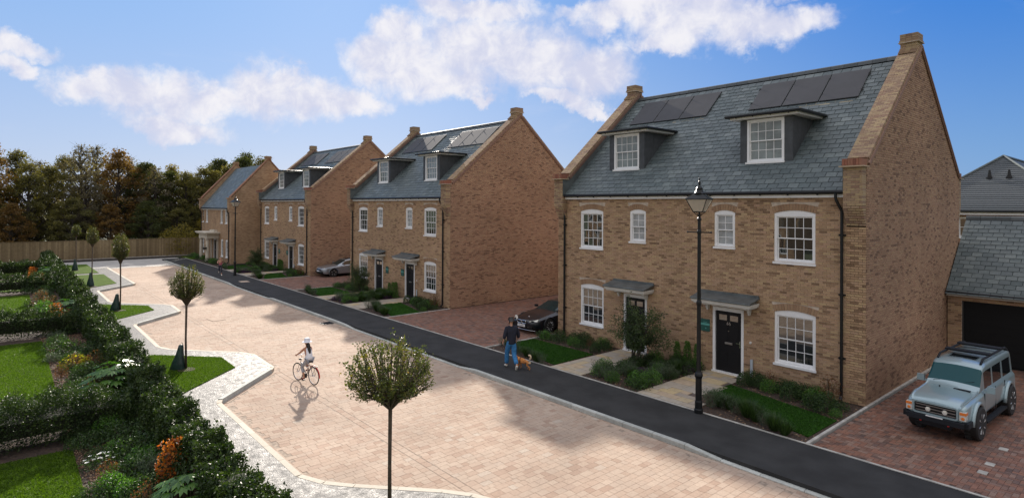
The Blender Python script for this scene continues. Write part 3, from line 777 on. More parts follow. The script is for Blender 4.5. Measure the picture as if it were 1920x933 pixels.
def dormer(parent, x0, x1, wx0, wx1, panes):
    yf, zt = .94, 8.44; zb = roofz(yf)-.05; b = MB()
    b.box(x0, x0+.03, yf+.001, 3.2, zb-.1, zt); 
    # cheeks and front, with the window hole
    wall_cells(b, (x0+.03, x1-.03), (zb-.25, zt), [(wx0, wx1, 7.0, 8.44)], yf, yf+.2)
    b.box(x1-.03, x1, yf+.001, 3.2, zb-.1, zt)
    b.box(x0+.03, x1-.03, yf+.2, 3.2, zb-.2, zt)
    for k in range(1, 4): b.box(x1-.002, x1+.006, yf+.1+k*.5, yf+.112+k*.5, zb, zt)     # cladding joints on the cheek
    b.box(x0-.0, x1+.0, yf-.012, yf-.001, zb-.12, zb+.04)
    o = b.build('dormer', m_dormer, parent)
    b = MB(); b.box(x0-.33, x1+.33, .64, 2.95, 8.535, 8.585); b.box(x0-.30, x1+.30, .67, 3.05, 8.585, 8.61)
    r = b.build('dormer_roof', m_lead, o)
    b = MB(); e_ = .36
    b.tube([(x0-e_, 2.6, 8.57), (x0-e_,.62,8.57),(x1+e_,.62,8.57),(x1+e_,2.62,8.57)], .05, 8)
    for k in range(4): xx = x0+(x1-x0)*k/3; b.tube([(xx,.64,8.5),(xx,.64,8.54)], .02, 6)
    b.build('dormer_gutter', m_black, o)
    b = MB(); b.box(x0-.26, x1+.26, .72, 2.75, 8.465, 8.533); b.build('dormer_soffit', m_white, o)
    window(parent, wx0, wx1, 7.0, 8.44, 4, 4, 0, yf-.03, panes, m_dglass)
    # apron of lead under the dormer
    b = MB(); a = .16
    p = [(x0-.1, yf-.0, roofz(yf)+.035),(x0-.1, yf-.22, roofz(yf-.22)+.035),(x1+.1, yf-.22, roofz(yf-.22)+.035),(x1+.1, yf, roofz(yf)+.035)]
    b.add(p+[(x, y, z-.012) for x, y, z in p], [(0,1,2,3),(7,6,5,4),(0,4,5,1),(1,5,6,2),(2,6,7,3),(3,7,4,0)]); b.build('apron_flashing', m_slate_dark, parent)
    return o

def solar(parent, x0, x1, n=3, y0=3.33, y1=4.56):
    R = rotx(RA); L = math.hypot(y1-y0, roofz(y1)-roofz(y0)); w = (x1-x0)/n; ym = (y0+y1)/2; zm = roofz(ym)
    nz = (-math.sin(RA), math.cos(RA))
    for k in range(n):
        b = MB(); hw, hl = w/2-.018, L/2
        b.box(-hw, hw, -hl, hl, .0, .035, 0)
        b.box(-hw+.025, hw-.025, -hl+.025, hl-.025, .034, .0375, 1)
        o = b.build('solar_panel', [m_panelf, m_panel], parent)
        o.location = (x0+w*(k+.5), ym+nz[0]*.05, zm+nz[1]*.05); o.rotation_euler = (RA, 0, 0)
    b = MB()
    for k in range(n+1):
        for f in (.22, .78):
            yy = y0+(y1-y0)*f; b.box(x0+w*k-.03, x0+w*k+.03, yy-.03, yy+.03, roofz(yy)+.03, roofz(yy)+.112)
    b.build('panel_clamp', m_panelf, parent)

OPEN = [(-10.66,-9.46,3.80,5.40), (-8.13,-7.40,4.17,5.41), (-4.60,-3.87,4.17,5.41), (-2.57,-1.35,3.82,5.42),
        (-10.64,-9.42,.69,2.36), (-2.55,-1.33,.70,2.38)]
DOORS = [(-8.40,-7.33,.0,2.16), (-4.64,-3.55,.0,2.16)]
SMALL = (1, 2)

def brick_rows():
    """bricks of the street front, cut at openings and arches"""
    L = []; ch = .07; bl = .21; row = 0; z = .0; rr = random.Random(11)
    AR = []
    for i, o in enumerate(OPEN): AR.append((o[0]-.10, o[1]+.10, o[3]-.02, o[3]+.19, o))
    while z < 5.80:
        zc = z+ch/2; cuts = []
        for o in OPEN+DOORS:
            if o[2] < zc < o[3]: cuts.append((o[0], o[1]))
        for a in AR:
            o = a[4]
            if a[2]-.06 < zc < a[3]+.05:
                # fan of the flat-pitched arch
                k = (zc-(o[3]-.08)); cuts.append((o[0]-.02-.28*max(k, 0), o[1]+.02+.28*max(k, 0)))
        if 5.0 < zc: cuts += [(-.5, .5), (-HW-1, -HW+.5)]
        cuts.sort(); x = -HW; segs = []
        for a, c in cuts:
            if a > x: segs.append((x, a))
            x = max(x, c)
        if x < 0: segs.append((x, 0))
        off = (row % 2)*.105
        for a, c in segs:
            k = math.floor((a+HW-off)/bl)
            while True:
                u0 = -HW+off+k*bl; u1 = u0+bl; k += 1
                if u0 >= c: break
                u0 = max(u0, a); u1 = min(u1, c)
                if u1-u0 > .025: L.append(((u0+u1)/2+.0, .008+rr.uniform(-.0015,.0015), zc, u1-u0-.008, .017, ch-.010))
        z += ch; row += 1
    return L
def arch_bricks():
    q = MB(); L = []
    for i, o in enumerate(OPEN):
        n = 9 if i in SMALL else 15; x0, x1, top = o[0], o[1], o[3]; zs = top-.09; xm = (x0+x1)/2
        for k in range(n):
            f0, f1 = (k+.06)/n, (k+.94)/n
            def P(f, h):
                X = x0-.02+(x1-x0+.04)*f; Z = zs+.09*(1-(2*f-1)**2); a = (f-.5)*.55
                return X+math.sin(a)*h, Z+math.cos(a)*h*.98
            p = [P(f0, .0), P(f1, .0), P(f1, .205), P(f0, .205)]
            q.prism(p, -.001, .03, 'y')
    return q
def gable_rows(lo=0.):
    L = []; ch = .07; bl = .21; row = 0; z = 0.; rr = random.Random(13)
    while z < 11.0:
        zc = z+ch/2; a = .018; c = HD
        if zc > 6.72:
            a = max(.05, (zc-6.80)/.837+.03); c = HD-a
        off = (row % 2)*.105
        k = math.floor((a-off)/bl)
        while c > a:
            u0 = off+k*bl; u1 = u0+bl; k += 1
            if u0 >= c: break
            u0 = max(u0, a); u1 = min(u1, c)
            if u1-u0 > .025: L.append((-.008+rr.uniform(-.0015,.0015), (u0+u1)/2, zc, .017, u1-u0-.008, ch-.010))
        z += ch; row += 1
    return L
def slate_rows(x0=-HW+.5, x1=-.5, y0=EY-.06, slen=6.9, e=.232, w=.32, seed=5):
    """slates in local slope coordinates turned into place; returned with rotation RA"""
    L = []; rr = random.Random(seed); n = int(slen/e); ca, sa = math.cos(RA), math.sin(RA)
    for r in range(n):
        s = r*e+e*.56; x = x0+(0 if r % 2 else -w/2); 
        while x < x1:
            a, c = max(x, x0), min(x+w, x1)
            if c-a > .05:
                t = .026+rr.uniform(0, .005)
                L.append(((a+c)/2, y0+s*ca-t*sa, roofz(y0)+s*sa+t*ca, c-a-.016, e*1.12, .016))
            x += w
    return L

def gable_wall(parent, side):
    """thick end wall with raised parapet, corbelled kneelers, coping and chimney-like finial; side 0 = right end, 1 = left end"""
    if side == 0: xa, xb = -.5, -.014; xo = 0
    else: xa, xb = -HW+.003, -HW+.5; xo = -HW
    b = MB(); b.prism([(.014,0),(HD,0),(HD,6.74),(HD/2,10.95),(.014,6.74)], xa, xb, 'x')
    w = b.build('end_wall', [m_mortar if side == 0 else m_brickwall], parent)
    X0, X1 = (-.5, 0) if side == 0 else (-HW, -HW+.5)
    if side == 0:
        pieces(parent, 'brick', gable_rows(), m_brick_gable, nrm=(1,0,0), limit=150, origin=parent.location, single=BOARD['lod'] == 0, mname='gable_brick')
    # kneeler: corbel courses, then the upstand, then coping stone
    for yy, sgn in ((0, -1), (HD, 1)):
        L = []; z = 5.0; k = 0
        while z < 6.62:
            k += 1; pr = min(.28, .034*k); off = .105*(k % 2); x = X0+(-.105 if k % 2 else 0)
            while x < X1-.01:
                a, c = max(x, X0), min(x+.21, X1)
                if c-a > .03: L.append(((a+c)/2, yy+sgn*(pr/2-.004), z+.035, c-a-.008, pr+.008, .060))
                x += .21
            z += .07
        pieces(parent, 'corbel_brick', L, m_coping, nrm=(0,-1,0), limit=60, origin=parent.location, single=(BOARD['lod'] == 0 and side == 0 and sgn < 0), mname='corbel_brick')
        b = MB(); b.box(X0+.01, X1-.01, min(yy, yy+sgn*.264), max(yy, yy+sgn*.264), 5.62, 6.64); b.build('corbel_core', m_mortar, parent)
        b = MB(); s0, s1 = sorted((yy-sgn*.05, yy+sgn*.40)); b.box(X0-.07, X1+.07, s0, s1, 6.64, 6.675); b.build('kneeler_slab', m_flag, parent)
        s0, s1 = sorted((yy-sgn*.1, yy+sgn*.36))
        pieces(parent, 'kneeler_brick', [(X0+.0+(k+.5)*.0715, (s0+s1)/2, 6.775, .064, s1-s0, .19) for k in range(7)], m_brick_red, origin=parent.location, single=False, mname='kneeler_brick')
    # coping of bricks on edge laid up both slopes
    A = math.atan2(11.0-6.84, HD/2-.1)
    for sgn in (1, -1):
        R = rotx(A*sgn); L = []; Ls = math.hypot(4.16, HD/2-.1); n = int((Ls-.3)/.075)
        y0 = .1 if sgn > 0 else HD-.1
        for k in range(n):
            s = .12+k*.075; yy = y0+sgn*s*math.cos(A); zz = 6.80+s*math.sin(A)
            cutx = [X0-.03, X0+.165, X0+.355, X1+.03] if k % 2 else [X0-.03, X0+.07, X0+.26, X0+.44, X1+.03]
            for a, c in zip(cutx[:-1], cutx[1:]): L.append(((a+c)/2, yy, zz+.03, c-a-.006, .069, .11))
        pieces(parent, 'coping_brick', L, m_coping, R=R, nrm=(0,-.6*sgn,.8), limit=180, origin=parent.location, single=(BOARD['lod'] == 0 and side == 0 and sgn > 0), mname='coping_brick')
        # dark tile band under the coping on the outer face
        b = MB(); z1 = 6.66+.06
        p0 = Vector((0, y0, 6.74)); d = Vector((0, sgn*math.cos(A), math.sin(A))); nn = Vector((0, -sgn*math.sin(A), math.cos(A)))
        xo1, xo2 = (X1-.01, X1+.045) if side == 0 else (X1-.02, X1+.035)
        for (h0, h1, ex) in ((-.10, -.045, 0), (-.045, .03, .018)):
            q = []
            for xx in (xo1, xo2+ex):
                for s, h in ((0, h0), (Ls, h0), (Ls, h1), (0, h1)): v = p0+d*s+nn*h; q.append((xx, v.y, v.z))
            b.add(q, [(0,1,2,3),(7,6,5,4),(0,4,5,1),(1,5,6,2),(2,6,7,3),(3,7,4,0)])
        b.build('coping_band', m_band, parent)
    # mortar core under coping
    # chimney-like finial on the apex
    b = MB(); c = HD/2-.06; xc = (X0+X1)/2
    L = []
    for k in range(10):
        z = 10.62+k*.07; e_ = .03 if k == 6 else (.0 if k < 6 else .012)
        hw = .25; hy = .27 if k > 2 else .27+(3-k)*.08
        if k == 5: b.box(xc-hw-.05, xc+hw+.05, c-hy-.05, c+hy+.05, z+.045, z+.068); 
        nx = 3
        for i in range(nx):
            off = .0 if k % 2 else .06
            x0_ = xc-hw-e_+(2*hw+2*e_)*i/nx; x1_ = xc-hw-e_+(2*hw+2*e_)*(i+1)/nx
            L.append(((x0_+x1_)/2, c, z+.033, x1_-x0_-.006, 2*(hy+e_), .062 if k != 5 else .045))
    b.box(xc-.235, xc+.235, c-.25, c+.25, 10.5, 11.28)
    b.build('finial_core', m_mortar, parent)
    pieces(parent, 'finial_brick', L, m_coping, origin=parent.location, single=False, mname='finial_brick')
    # lead flashing on the inner face of the parapet
    xi = (-.5-.004) if side == 0 else (-HW+.504)
    b = MB(); x0_, x1_ = sorted((xi, xi+(-.004 if side == 0 else .004)))
    poly = [(-.27, 5.95), (-.1, 5.95)]+[(HD/2, roofz(HD/2)+.02), (HD/2, 10.9), (.08, 6.72), (-.27, 6.62)]
    b.prism(poly, x0_, x1_, 'x'); b.build('parapet_flashing', m_lead, parent)
    if side == 0:
        b = MB(); b.box(-.508, -.501, -.284, .0, 5.98, 6.64); b.build('kneeler_flashing', m_lead, parent)
    return w

def pair_house(loc, lod, label, num):
    BOARD['lod'] = lod
    t = empty('brick_house', loc, 0, label, 'house', 'tall three-storey brick pairs with dormers along the street')
    # front wall
    b = MB(); wall_cells(b, (-HW+.5, -.5), (0, 5.86), OPEN+DOORS, .014, .3)
    wall_cells(b, (-HW+.002, -HW+.5), (0, 5.86), [], .014, .3); wall_cells(b, (-.5, -.014), (0, 5.86), [], .014, .3)
    b.build('wall', m_mortar, t)
    b = MB(); b.box(-HW+.5, -.5, HD-.3, HD, 0, 5.86); b.build('back_wall', m_brickwall, t)
    pieces(t, 'brick', brick_rows(), m_brick, nrm=(0,-1,0), limit=150, origin=loc, single=lod == 0, mname='facade_brick')
    o = arch_bricks().build('window_arch', m_arch, t); o['kind'] = 'stuff'
    # soffit above, fascia, gutter
    b = MB(); b.box(-HW+.0, -.505, -.10, .012, 5.80, 5.915); b.build('fascia', m_white, t)
    b = MB(); b.tube([(-HW-.03,-.165,5.955),(-.515,-.165,5.955)], .062, 10); b.box(-HW, -.51, -.12, .0, 5.90, 5.975)
    for k in range(13): xx = -HW+.4+k*.86; b.tube([(xx,-.16,5.87),(xx,-.16,5.91)], .03, 6)
    b.build('gutter', m_black, t)
    gable_wall(t, 0); gable_wall(t, 1)
    # roof deck, slates, back slope
    b = MB()
    xs = (-HW+.5, -.5)
    b.add([(xs[0],EY,EZ-.01),(xs[1],EY,EZ-.01),(xs[1],RY,RZ-.01),(xs[0],RY,RZ-.01),(xs[0],HD-EY,EZ-.01),(xs[1],HD-EY,EZ-.01)], [(0,1,2,3),(3,2,5,4),(0,4,5,1)])
    b.build('roof', m_deck, t)
    pieces(t, 'slate', slate_rows(), m_slate, R=rotx(RA-.055), nrm=(0,-math.sin(RA),math.cos(RA)), limit=300, origin=loc, single=lod == 0, mname='roof_slate')
    for k in range(24):
        x0 = -HW+.5+k*(HW-1)/24; b = MB(); ww = (HW-1)/24
        b.prism([(RY-.15,RZ-.10),(RY+.15,RZ-.10),(RY+.09,RZ+.03),(RY+.03,RZ+.065),(RY-.03,RZ+.065),(RY-.09,RZ+.03)], x0+.004, x0+ww-.004, 'x')
        me = BOARD.get('ridge') 
        if me is None:
            q = MB(); q.prism([(-.15,-.10),(.15,-.10),(.09,.03),(.03,.065),(-.03,.065),(-.09,.03)], .004, ww-.004, 'x'); me = BOARD['ridge'] = q.mesh('ridge_tile', m_slate_dark)
        link('ridge_tile', me, t, (x0, RY, RZ))
    # windows, doors, canopies
    big = lod == 0
    for i, o in enumerate(OPEN):
        sm = i in SMALL
        window(t, o[0], o[1], o[2], o[3], 2 if sm else 4, 4, .06 if sm else .09, 0, big, m_blind if sm else None)
    door(t, *[DOORS[1][0], DOORS[1][1]], 2.16, num, 1); door(t, DOORS[0][0], DOORS[0][1], 2.16, None, -1)
    b = MB(); b.box(-11.45, -.5, .2, .28, 0, 2.3); b.build('unlit_room_backing', m_blackm, t)  # black sheet behind the openings, painted for the dark of unlit rooms
    canopy(t, -5.12, -3.02); canopy(t, -8.92, -7.0)
    downpipe(t, -.60, 0, top=-.72); downpipe(t, -11.52, 0, top=-11.72)
    dormer(t, -4.19, -2.42, -3.94, -2.69, big); dormer(t, -9.92, -8.17, -9.67, -8.42, big)
    solar(t, -5.14, -1.30); solar(t, -10.74, -6.88)
    b = MB()
    for a, c in ((-3.2, -1.45), (-8.4, -6.95)):
        yy0, yy1 = 3.18, 3.31
        p = [(a,yy0,roofz(yy0)+.045),(c,yy0,roofz(yy0)+.045),(c,yy1,roofz(yy1)+.045),(a,yy1,roofz(yy1)+.045)]
        b.add(p+[(x,y,z-.03) for x,y,z in p], [(0,1,2,3),(7,6,5,4),(0,4,5,1),(1,5,6,2),(2,6,7,3),(3,7,4,0)])
    b.build('panel_batten', m_sand, t)
    # plaques beside the doors
    for x in (-5.09, -6.95) if lod else (-5.09,):
        b = MB(); b.box(x, x+.34, -.022, -.002, 1.30, 1.71); pq = b.build('name_plaque', m_green, t)
        b = MB(); b.box(x+.0, x+.34, -.026, -.0225, 1.50, 1.57); b.lathe([(.022,-.0),(.022,.003)], (x+.2,-.0262,1.40), 10, axis='y')
        b.box(x+.10, x+.24, -.0255, -.0225, 1.60, 1.615)
        b.build('plaque_stripe', m_teal, pq)
    b = MB(); b.lathe([(.0,-.03),(.035,-.03),(.045,-.0)], (-3.32,.0,1.18), 10, axis='y'); b.build('outlet_cover', m_cream, t)
    b = MB(); b.tube([(-3.26,-.05,.66),(-3.26,-.05,.2),(-3.30,-.05,.0)], .045, 8); b.build('waste_pipe', m_pipe, t)
    return t

h1 = pair_house((0,0,0), 0, 'nearest brick house pair, behind the tall lamp post, six solar panels on its slate roof', '66')
bpy.context.view_layer.update()
h2 = pair_house((HX[0],0,0), 1, 'second brick house pair from the camera, behind the dark car and its red block drive', None)
h3 = copy_tree(h2, None, (HX[1],0,0), 0, 'third brick house pair, with the silver car parked against its gable', None)

# the facing row across the gardens, which the window panes mirror
for k, (x, lb) in enumerate(((-44,'first brick house pair of the facing row, mirrored in the window panes'),(-24,'second brick house pair of the facing row, mirrored in the window panes'))):
    copy_tree(h2, None, (x-HW, -50, 0), PI, lb)
# ---- the detached house at the end of the row
def end_house():
    X, Y, Wd, D, ke, ap = -52.4, -2.1, 10.9, 6.7, 6.15, 9.85
    t = empty('brick_house', (X, Y, 0), 0, 'low detached brick house with columned stone porch at the far end of the row', 'house')
    ez, ey, rz = 5.18, -.12, 9.42; ry = D/2; ra = math.atan2(rz-ez, ry-ey)
    wins = [(-10.6,-9.85,3.68,5.02),(-9.0,-8.25,3.68,5.02),(-3.6,-2.85,3.70,5.02),(-2.0,-1.25,3.70,5.02),(-3.4,-2.65,.5,2.18),(-1.85,-1.1,.5,2.18),(-10.4,-9.65,.5,2.18),(-8.9,-8.15,.5,2.18)]
    dr = (-5.95,-4.95,0,2.1)
    b = MB(); wall_cells(b, (-Wd, 0), (0, 5.1), wins+[dr], 0, .3); b.build('wall', m_brickwall, t)
    for sd in (0, 1):
        X0, X1 = (-.45, 0) if sd == 0 else (-Wd, -Wd+.45)
        b = MB(); b.prism([(.001,0),(D,0),(D,ke),(D/2,ap),(.001,ke)], X0, X1-.001, 'x'); b.build('end_wall', m_brickwall, t)
        b = MB()
        for z, p in ((4.6,.05),(4.75,.1),(4.9,.16),(5.05,.22)): b.box(X0, X1, -p, .0, z, z+.148)
        b.box(X0, X1, -.25, 0, 5.2, ke-.12); b.box(X0-.05, X1+.05, -.34, .1, ke-.12, ke+.0)
        b.build('kneeler', m_brickwall, t)
        for sg in (1, -1):
            b = MB(); y0 = -.1 if sg > 0 else D+.1
            p = [(X0-.04,y0,ke-.02),(X1+.04,y0,ke-.02),(X1+.04,D/2,ap+.04),(X0-.04,D/2,ap+.04)]
            if sg < 0: p = p[::-1]
            b.add(p+[(x,y,z+.13) for x,y,z in p], [(3,2,1,0),(4,5,6,7),(0,1,5,4),(1,2,6,5),(2,3,7,6),(3,0,4,7)]); b.build('coping', m_brickwall_red, t)
        b = MB(); b.box(X0, X1, D/2-.25, D/2+.25, ap-.3, ap+.36); b.box(X0-.05, X1+.05, D/2-.3, D/2+.3, ap+.18, ap+.26); b.build('finial', m_brickwall, t)
    b = MB(); xs = (-Wd+.45, -.45)
    b.add([(xs[0],ey,ez),(xs[1],ey,ez),(xs[1],ry,rz),(xs[0],ry,rz),(xs[0],D-ey,ez),(xs[1],D-ey,ez)], [(0,1,2,3),(3,2,5,4),(0,4,5,1)]); b.build('roof', m_slate_dark, t)
    L = []; ca, sa = math.cos(ra), math.sin(ra); e_ = .25; s = .1; k = 0; rr = random.Random(2)
    while s < math.hypot(ry-ey, rz-ez)-.05:
        x = xs[0]-(.17 if k % 2 else 0)
        while x < xs[1]:
            a, c = max(x, xs[0]), min(x+.34, xs[1])
            if c-a > .05: L.append(((a+c)/2, ey-.04+s*ca-.02*sa, ez+s*sa+.02*ca, c-a-.006, e_*1.12, .009))
            x += .34
        s += e_; k += 1
    pieces(t, 'slate', L, m_slate, R=rotx(ra-.02), nrm=(0,-sa,ca), origin=(X,Y,0), single=False, mname='roof_slate')
    b = MB(); b.prism([(ry-.14,rz-.1),(ry+.14,rz-.1),(ry,rz+.06)], xs[0], xs[1], 'x'); b.build('ridge', m_slate_dark, t)
    b = MB(); b.box(-Wd+.0, -.46, -.1, -.001, 5.0, 5.1); b.build('fascia', m_white, t)
    b = MB(); b.tube([(-Wd,-.16,5.15),(-.46,-.16,5.15)], .06, 8); b.build('gutter', m_black, t)
    for w in wins: window(t, w[0], w[1], w[2], w[3], 2, 4, .0 if w[2] > 3 else .06, 0, False)
    door(t, dr[0], dr[1], 2.1)
    downpipe(t, -.62, 0, z1=5.08, top=-.7); downpipe(t, -Wd+.25, 0, z1=5.08)
    b = MB(); b.box(-7.6, -3.6, -1.35, .0, 2.72, 2.84); b.box(-7.45, -3.75, -1.25, 0, 2.62, 2.72); b.box(-6.4, -4.6, -.3, 0, 2.84, 3.0); pr = b.build('porch_roof', m_stone, t)
    b = MB(); b.box(-7.1, -4.1, -1.1, 0, 2.22, 2.62); b.build('entablature', m_stone, pr)
    for x in (-6.75, -4.45):
        for y, r in ((-.95, .17),): 
            b = MB(); b.lathe([(.22,0),(.22,.08),(.18,.1),(r,.16),(r*.98,1.0),(r*.84,2.05),(.2,2.1),(.22,2.22)], (x,y,0), 16); b.build('column', m_stone, t, smooth=False)
        b = MB(); b.box(x-.16, x+.16, -.06, -.001, 0, 2.22); b.build('pilaster', m_stone, t)
    return t
end_house()
b = MB(); b.lathe([(.05,0),(.17,.06),(.19,.2),(.15,.22),(.02,.22)], (0,0,0), 12); hb = b.build('hanging_basket', m_bark2, None, loc=(-56.7,-3.32,1.15))
tag(hb, 'small dark planter hung on the right column of the far porch', 'planter')
b = MB(); b.tube([(-.0,.05,.2),(0,.09,.45),(0,.1,.5)], .012, 5); b.build('hanger', m_blackm, hb)

# ---- garage beside the nearest house
def garage():
    t = empty('garage', (0.03, 8.2, 0), 0, 'single-storey brick garage with slate roof and black door behind the pale off-road car', 'garage')
    Wd = 6.0; ez, ey, ry, rz = 2.46, -.22, 2.78, 5.12; ra = math.atan2(rz-ez, ry-ey); dr = (.43, 3.1, 0, 2.2)
    b = MB(); wall_cells(b, (0, Wd), (0, 2.42), [dr, (3.5, 5.6, 0, 2.2)], .014, .3); b.build('wall', m_mortar, t)
    L = []; z = 0; row = 0
    while z < 2.34:
        zc = z+.035; off = (row % 2)*.105
        for (a, c) in (((0,.43),(3.1,3.5),(5.6,Wd)) if zc < 2.2 else ((0, Wd),)):
            k = math.floor((a-off)/.21)
            while True:
                u0, u1 = off+k*.21, off+k*.21+.21; k += 1
                if u0 >= c: break
                u0, u1 = max(u0, a), min(u1, c)
                if u1-u0 > .03: L.append(((u0+u1)/2, .008, zc, u1-u0-.008, .017, .060))
        z += .07; row += 1
    pieces(t, 'brick', L, m_brick, nrm=(0,-1,0), limit=120, origin=(.03,8.2,0), mname='garage_brick')
    for (a, c) in ((.43, 3.1), (3.5, 5.6)):
        b = MB(); n = 14
        b.box(a+.05, c-.05, .08, .12, 0, 2.16)
        for k in range(8): b.box(a+.06, c-.06, .072, .081, .03+k*.265, .03+k*.265+.255)
        b.build('garage_door', m_garage, t)
        b = MB(); b.box(a, a+.05, .03, .13, 0, 2.2); b.box(c-.05, c, .03, .13, 0, 2.2); b.box(a, c, .032, .13, 2.15, 2.2); b.build('door_frame', m_blackm, t)
    b = MB(); b.box(0, Wd, -.16, .0, 2.33, 2.43); b.build('fascia', m_cream, t)
    b = MB(); b.tube([(0,-.24,2.46),(Wd,-.24,2.46)], .06, 8); b.box(0, Wd, -.2, 0, 2.43, 2.47); b.build('gutter', m_black, t)
    b = MB(); b.add([(0,ey,ez),(Wd,ey,ez),(Wd,ry,rz),(0,ry,rz),(0,2*ry-ey,ez),(Wd,2*ry-ey,ez)], [(0,1,2,3),(3,2,5,4),(0,4,5,1)])
    b.prism([(.3,0),(5.3,0),(5.3,2.5),(2.78,5.0),(.3,2.5)], .02, .3, 'x'); b.prism([(.3,0),(5.3,0),(5.3,2.5),(2.78,5.0),(.3,2.5)], Wd-.3, Wd-.02, 'x')
    b.build('roof', m_deck, t)
    L = []; ca, sa = math.cos(ra), math.sin(ra); e_ = .218; s = .08; k = 0; rr = random.Random(9)
    while s < math.hypot(ry-ey, rz-ez)-.06:
        x = 0-(.16 if k % 2 else 0)
        while x < Wd:
            a, c = max(x, 0), min(x+.32, Wd)
            if c-a > .05: tt = .026+rr.uniform(0,.005); L.append(((a+c)/2, ey-.06+s*ca-tt*sa, ez-.04+s*sa+tt*ca, c-a-.016, e_*1.12, .016))
            x += .32
        s += e_; k += 1
    pieces(t, 'slate', L, m_slate, R=rotx(ra-.055), nrm=(0,-sa,ca), limit=300, origin=(.03,8.2,0), mname='garage_slate')
    for k in range(13):
        b = MB(); b.prism([(-.13,-.09),(.13,-.09),(.09,.03),(.03,.07),(-.03,.07),(-.09,.03)], .004, .456, 'x'); b.build('ridge_tile', m_slate_dark, t, loc=(k*.46, ry, rz+.02))
    return t
garage()
# sliver of garage roof beyond the second drive
def back_garage(x, label):
    t = empty('garage', (x, 10.6, 0), 0, label, 'garage')
    b = MB(); b.box(-7.5,0,0,3,0,2.4); b.build('wall', m_brickwall, t)
    b = MB(); b.prism([(-.3,2.4),(3.3,2.4),(1.5,4.2)], -7.55, .0, 'x'); b.build('roof', m_slate_dark, t)
    b = MB(); b.box(-7.55,0,-.33,-.3,2.3,2.44); b.build('fascia', m_white, t)
    b = MB(); b.box(-3.2,-.6,-.02,-.001,0,2.1); b.build('garage_door', m_garage, t); return t
back_garage(-12.2, 'low garage whose slate eaves just show left of the nearest house'); 

# ---- big roof of the house behind the garage
def far_house():
    t = empty('brick_house', (-8.5, 22, 0), 0, 'red brick house with big dark tiled gable roof behind the garage', 'house')
    Wd = 16; ez = 5.42
    b = MB(); wall_cells(b, (0, Wd), (0, 5.3), [(5.9,7.0,3.9,5.05),(9.55,10.6,3.9,5.15)], 0, .3); b.build('wall', m_brickwall_red, t)
    window(t, 5.9, 7.0, 3.9, 5.05, 2, 2, 0, 0, False); window(t, 9.55, 10.6, 3.9, 5.15, 2, 2, 0, 0, False)
    b = MB(); b.box(-.2, Wd+.2, -.3, 0, 5.16, 5.3); b.build('fascia', m_white, t)
    b = MB(); b.tube([(-.2,-.36,5.36),(Wd+.2,-.36,5.36)], .06, 8); b.build('gutter', m_black, t)
    # half-hipped slope: courses of plain tiles narrowing to a point
    cx = 7.25; H = 3.1; n = 26; b = MB(); hw0 = 3.9
    for k in range(n):
        f0, f1 = k/n, (k+1)/n; y0, y1 = -.32+f0*4.2, -.32+f1*4.2; z0, z1 = ez+f0*H, ez+f1*H; w0, w1 = hw0*(1-f0)+.02, hw0*(1-f1)+.02
        b.hexa([(cx-w0,y0,z0-.12),(cx+w0,y0,z0-.12),(cx+w1,y1,z1-.12),(cx-w1,y1,z1-.12),(cx-w0,y0,z0+.035),(cx+w0,y0,z0+.035),(cx+w1,y1+.0,z1+.006),(cx-w1,y1,z1+.006)])
    b.build('roof', m_slate_dark, t)
    b = MB()
    for s in (-1, 1): b.tube([(cx+s*(hw0+.05),-.34,ez+.02),(cx,3.9,ez+H+.08)], .06, 6)
    b.tube([(cx,3.9,ez+H+.06),(cx,12,ez+H+.06)], .07, 6)
    b.build('hip_tiles', m_slate, t)
    b = MB(); b.add([(cx-hw0,-.3,ez),(cx,3.9,ez+H),(cx,12,ez+H),(cx-hw0,12,ez),(cx+hw0,-.3,ez),(cx+hw0,12,ez)], [(0,1,2,3),(4,5,2,1)]); b.build('roof_side', m_slate_dark, t)
    for x, y in ((6.92, 2.2), (7.78, 2.2)):
        z = ez+(y+.32)/4.2*H; b = MB(); b.prism([(x-.09,z),(x+.09,z),(x+.03,z+.42),(x-.03,z+.42)], y-.12, y+.03, 'y'); b.box(x-.13,x+.13,y-.2,y,z-.08,z+.0); b.build('roof_vent', m_blackm, t)
    return t
far_house()
#HOUSEEND
# ------------------------------------------------------------------ plants
def at(px, py, z=0.):
    """point of the plane at height z seen at a point of the photo; used to look up where things stand on the ground"""
    d = cam_dir(px, py); t = (z-CAM.z)/d.z; return CAM+d*t
def leaf_mesh(name, P, Ln, mat, aspect=.5, seed=0, clump=None, up=.25, dirs=None):
    r = np.random.default_rng(seed); P = np.asarray(P, dtype=float); n = len(P)
    a = r.normal(size=(n, 3)) if dirs is None else np.asarray(dirs)+r.normal(size=(n, 3))*.45
    a[:, 2] += up; a /= np.linalg.norm(a, axis=1)[:, None]
    b = np.cross(a, r.normal(size=(n, 3))); b /= np.linalg.norm(b, axis=1)[:, None]
    L = (np.asarray(Ln)*r.uniform(.65, 1.25, n))[:, None] if np.ndim(Ln) else Ln*r.uniform(.65, 1.25, n)[:, None]
    c = np.cross(a, b)*L*.10
    V = np.stack([P-a*L*.5, P+b*L*aspect*.5+c, P+a*L*.5, P-b*L*aspect*.5+c], 1).reshape(-1, 3)
    F = np.arange(n*4).reshape(-1, 4)
    return mesh_np(name, V, F, mat, 4, False, clump if clump is not None else r.random(n))

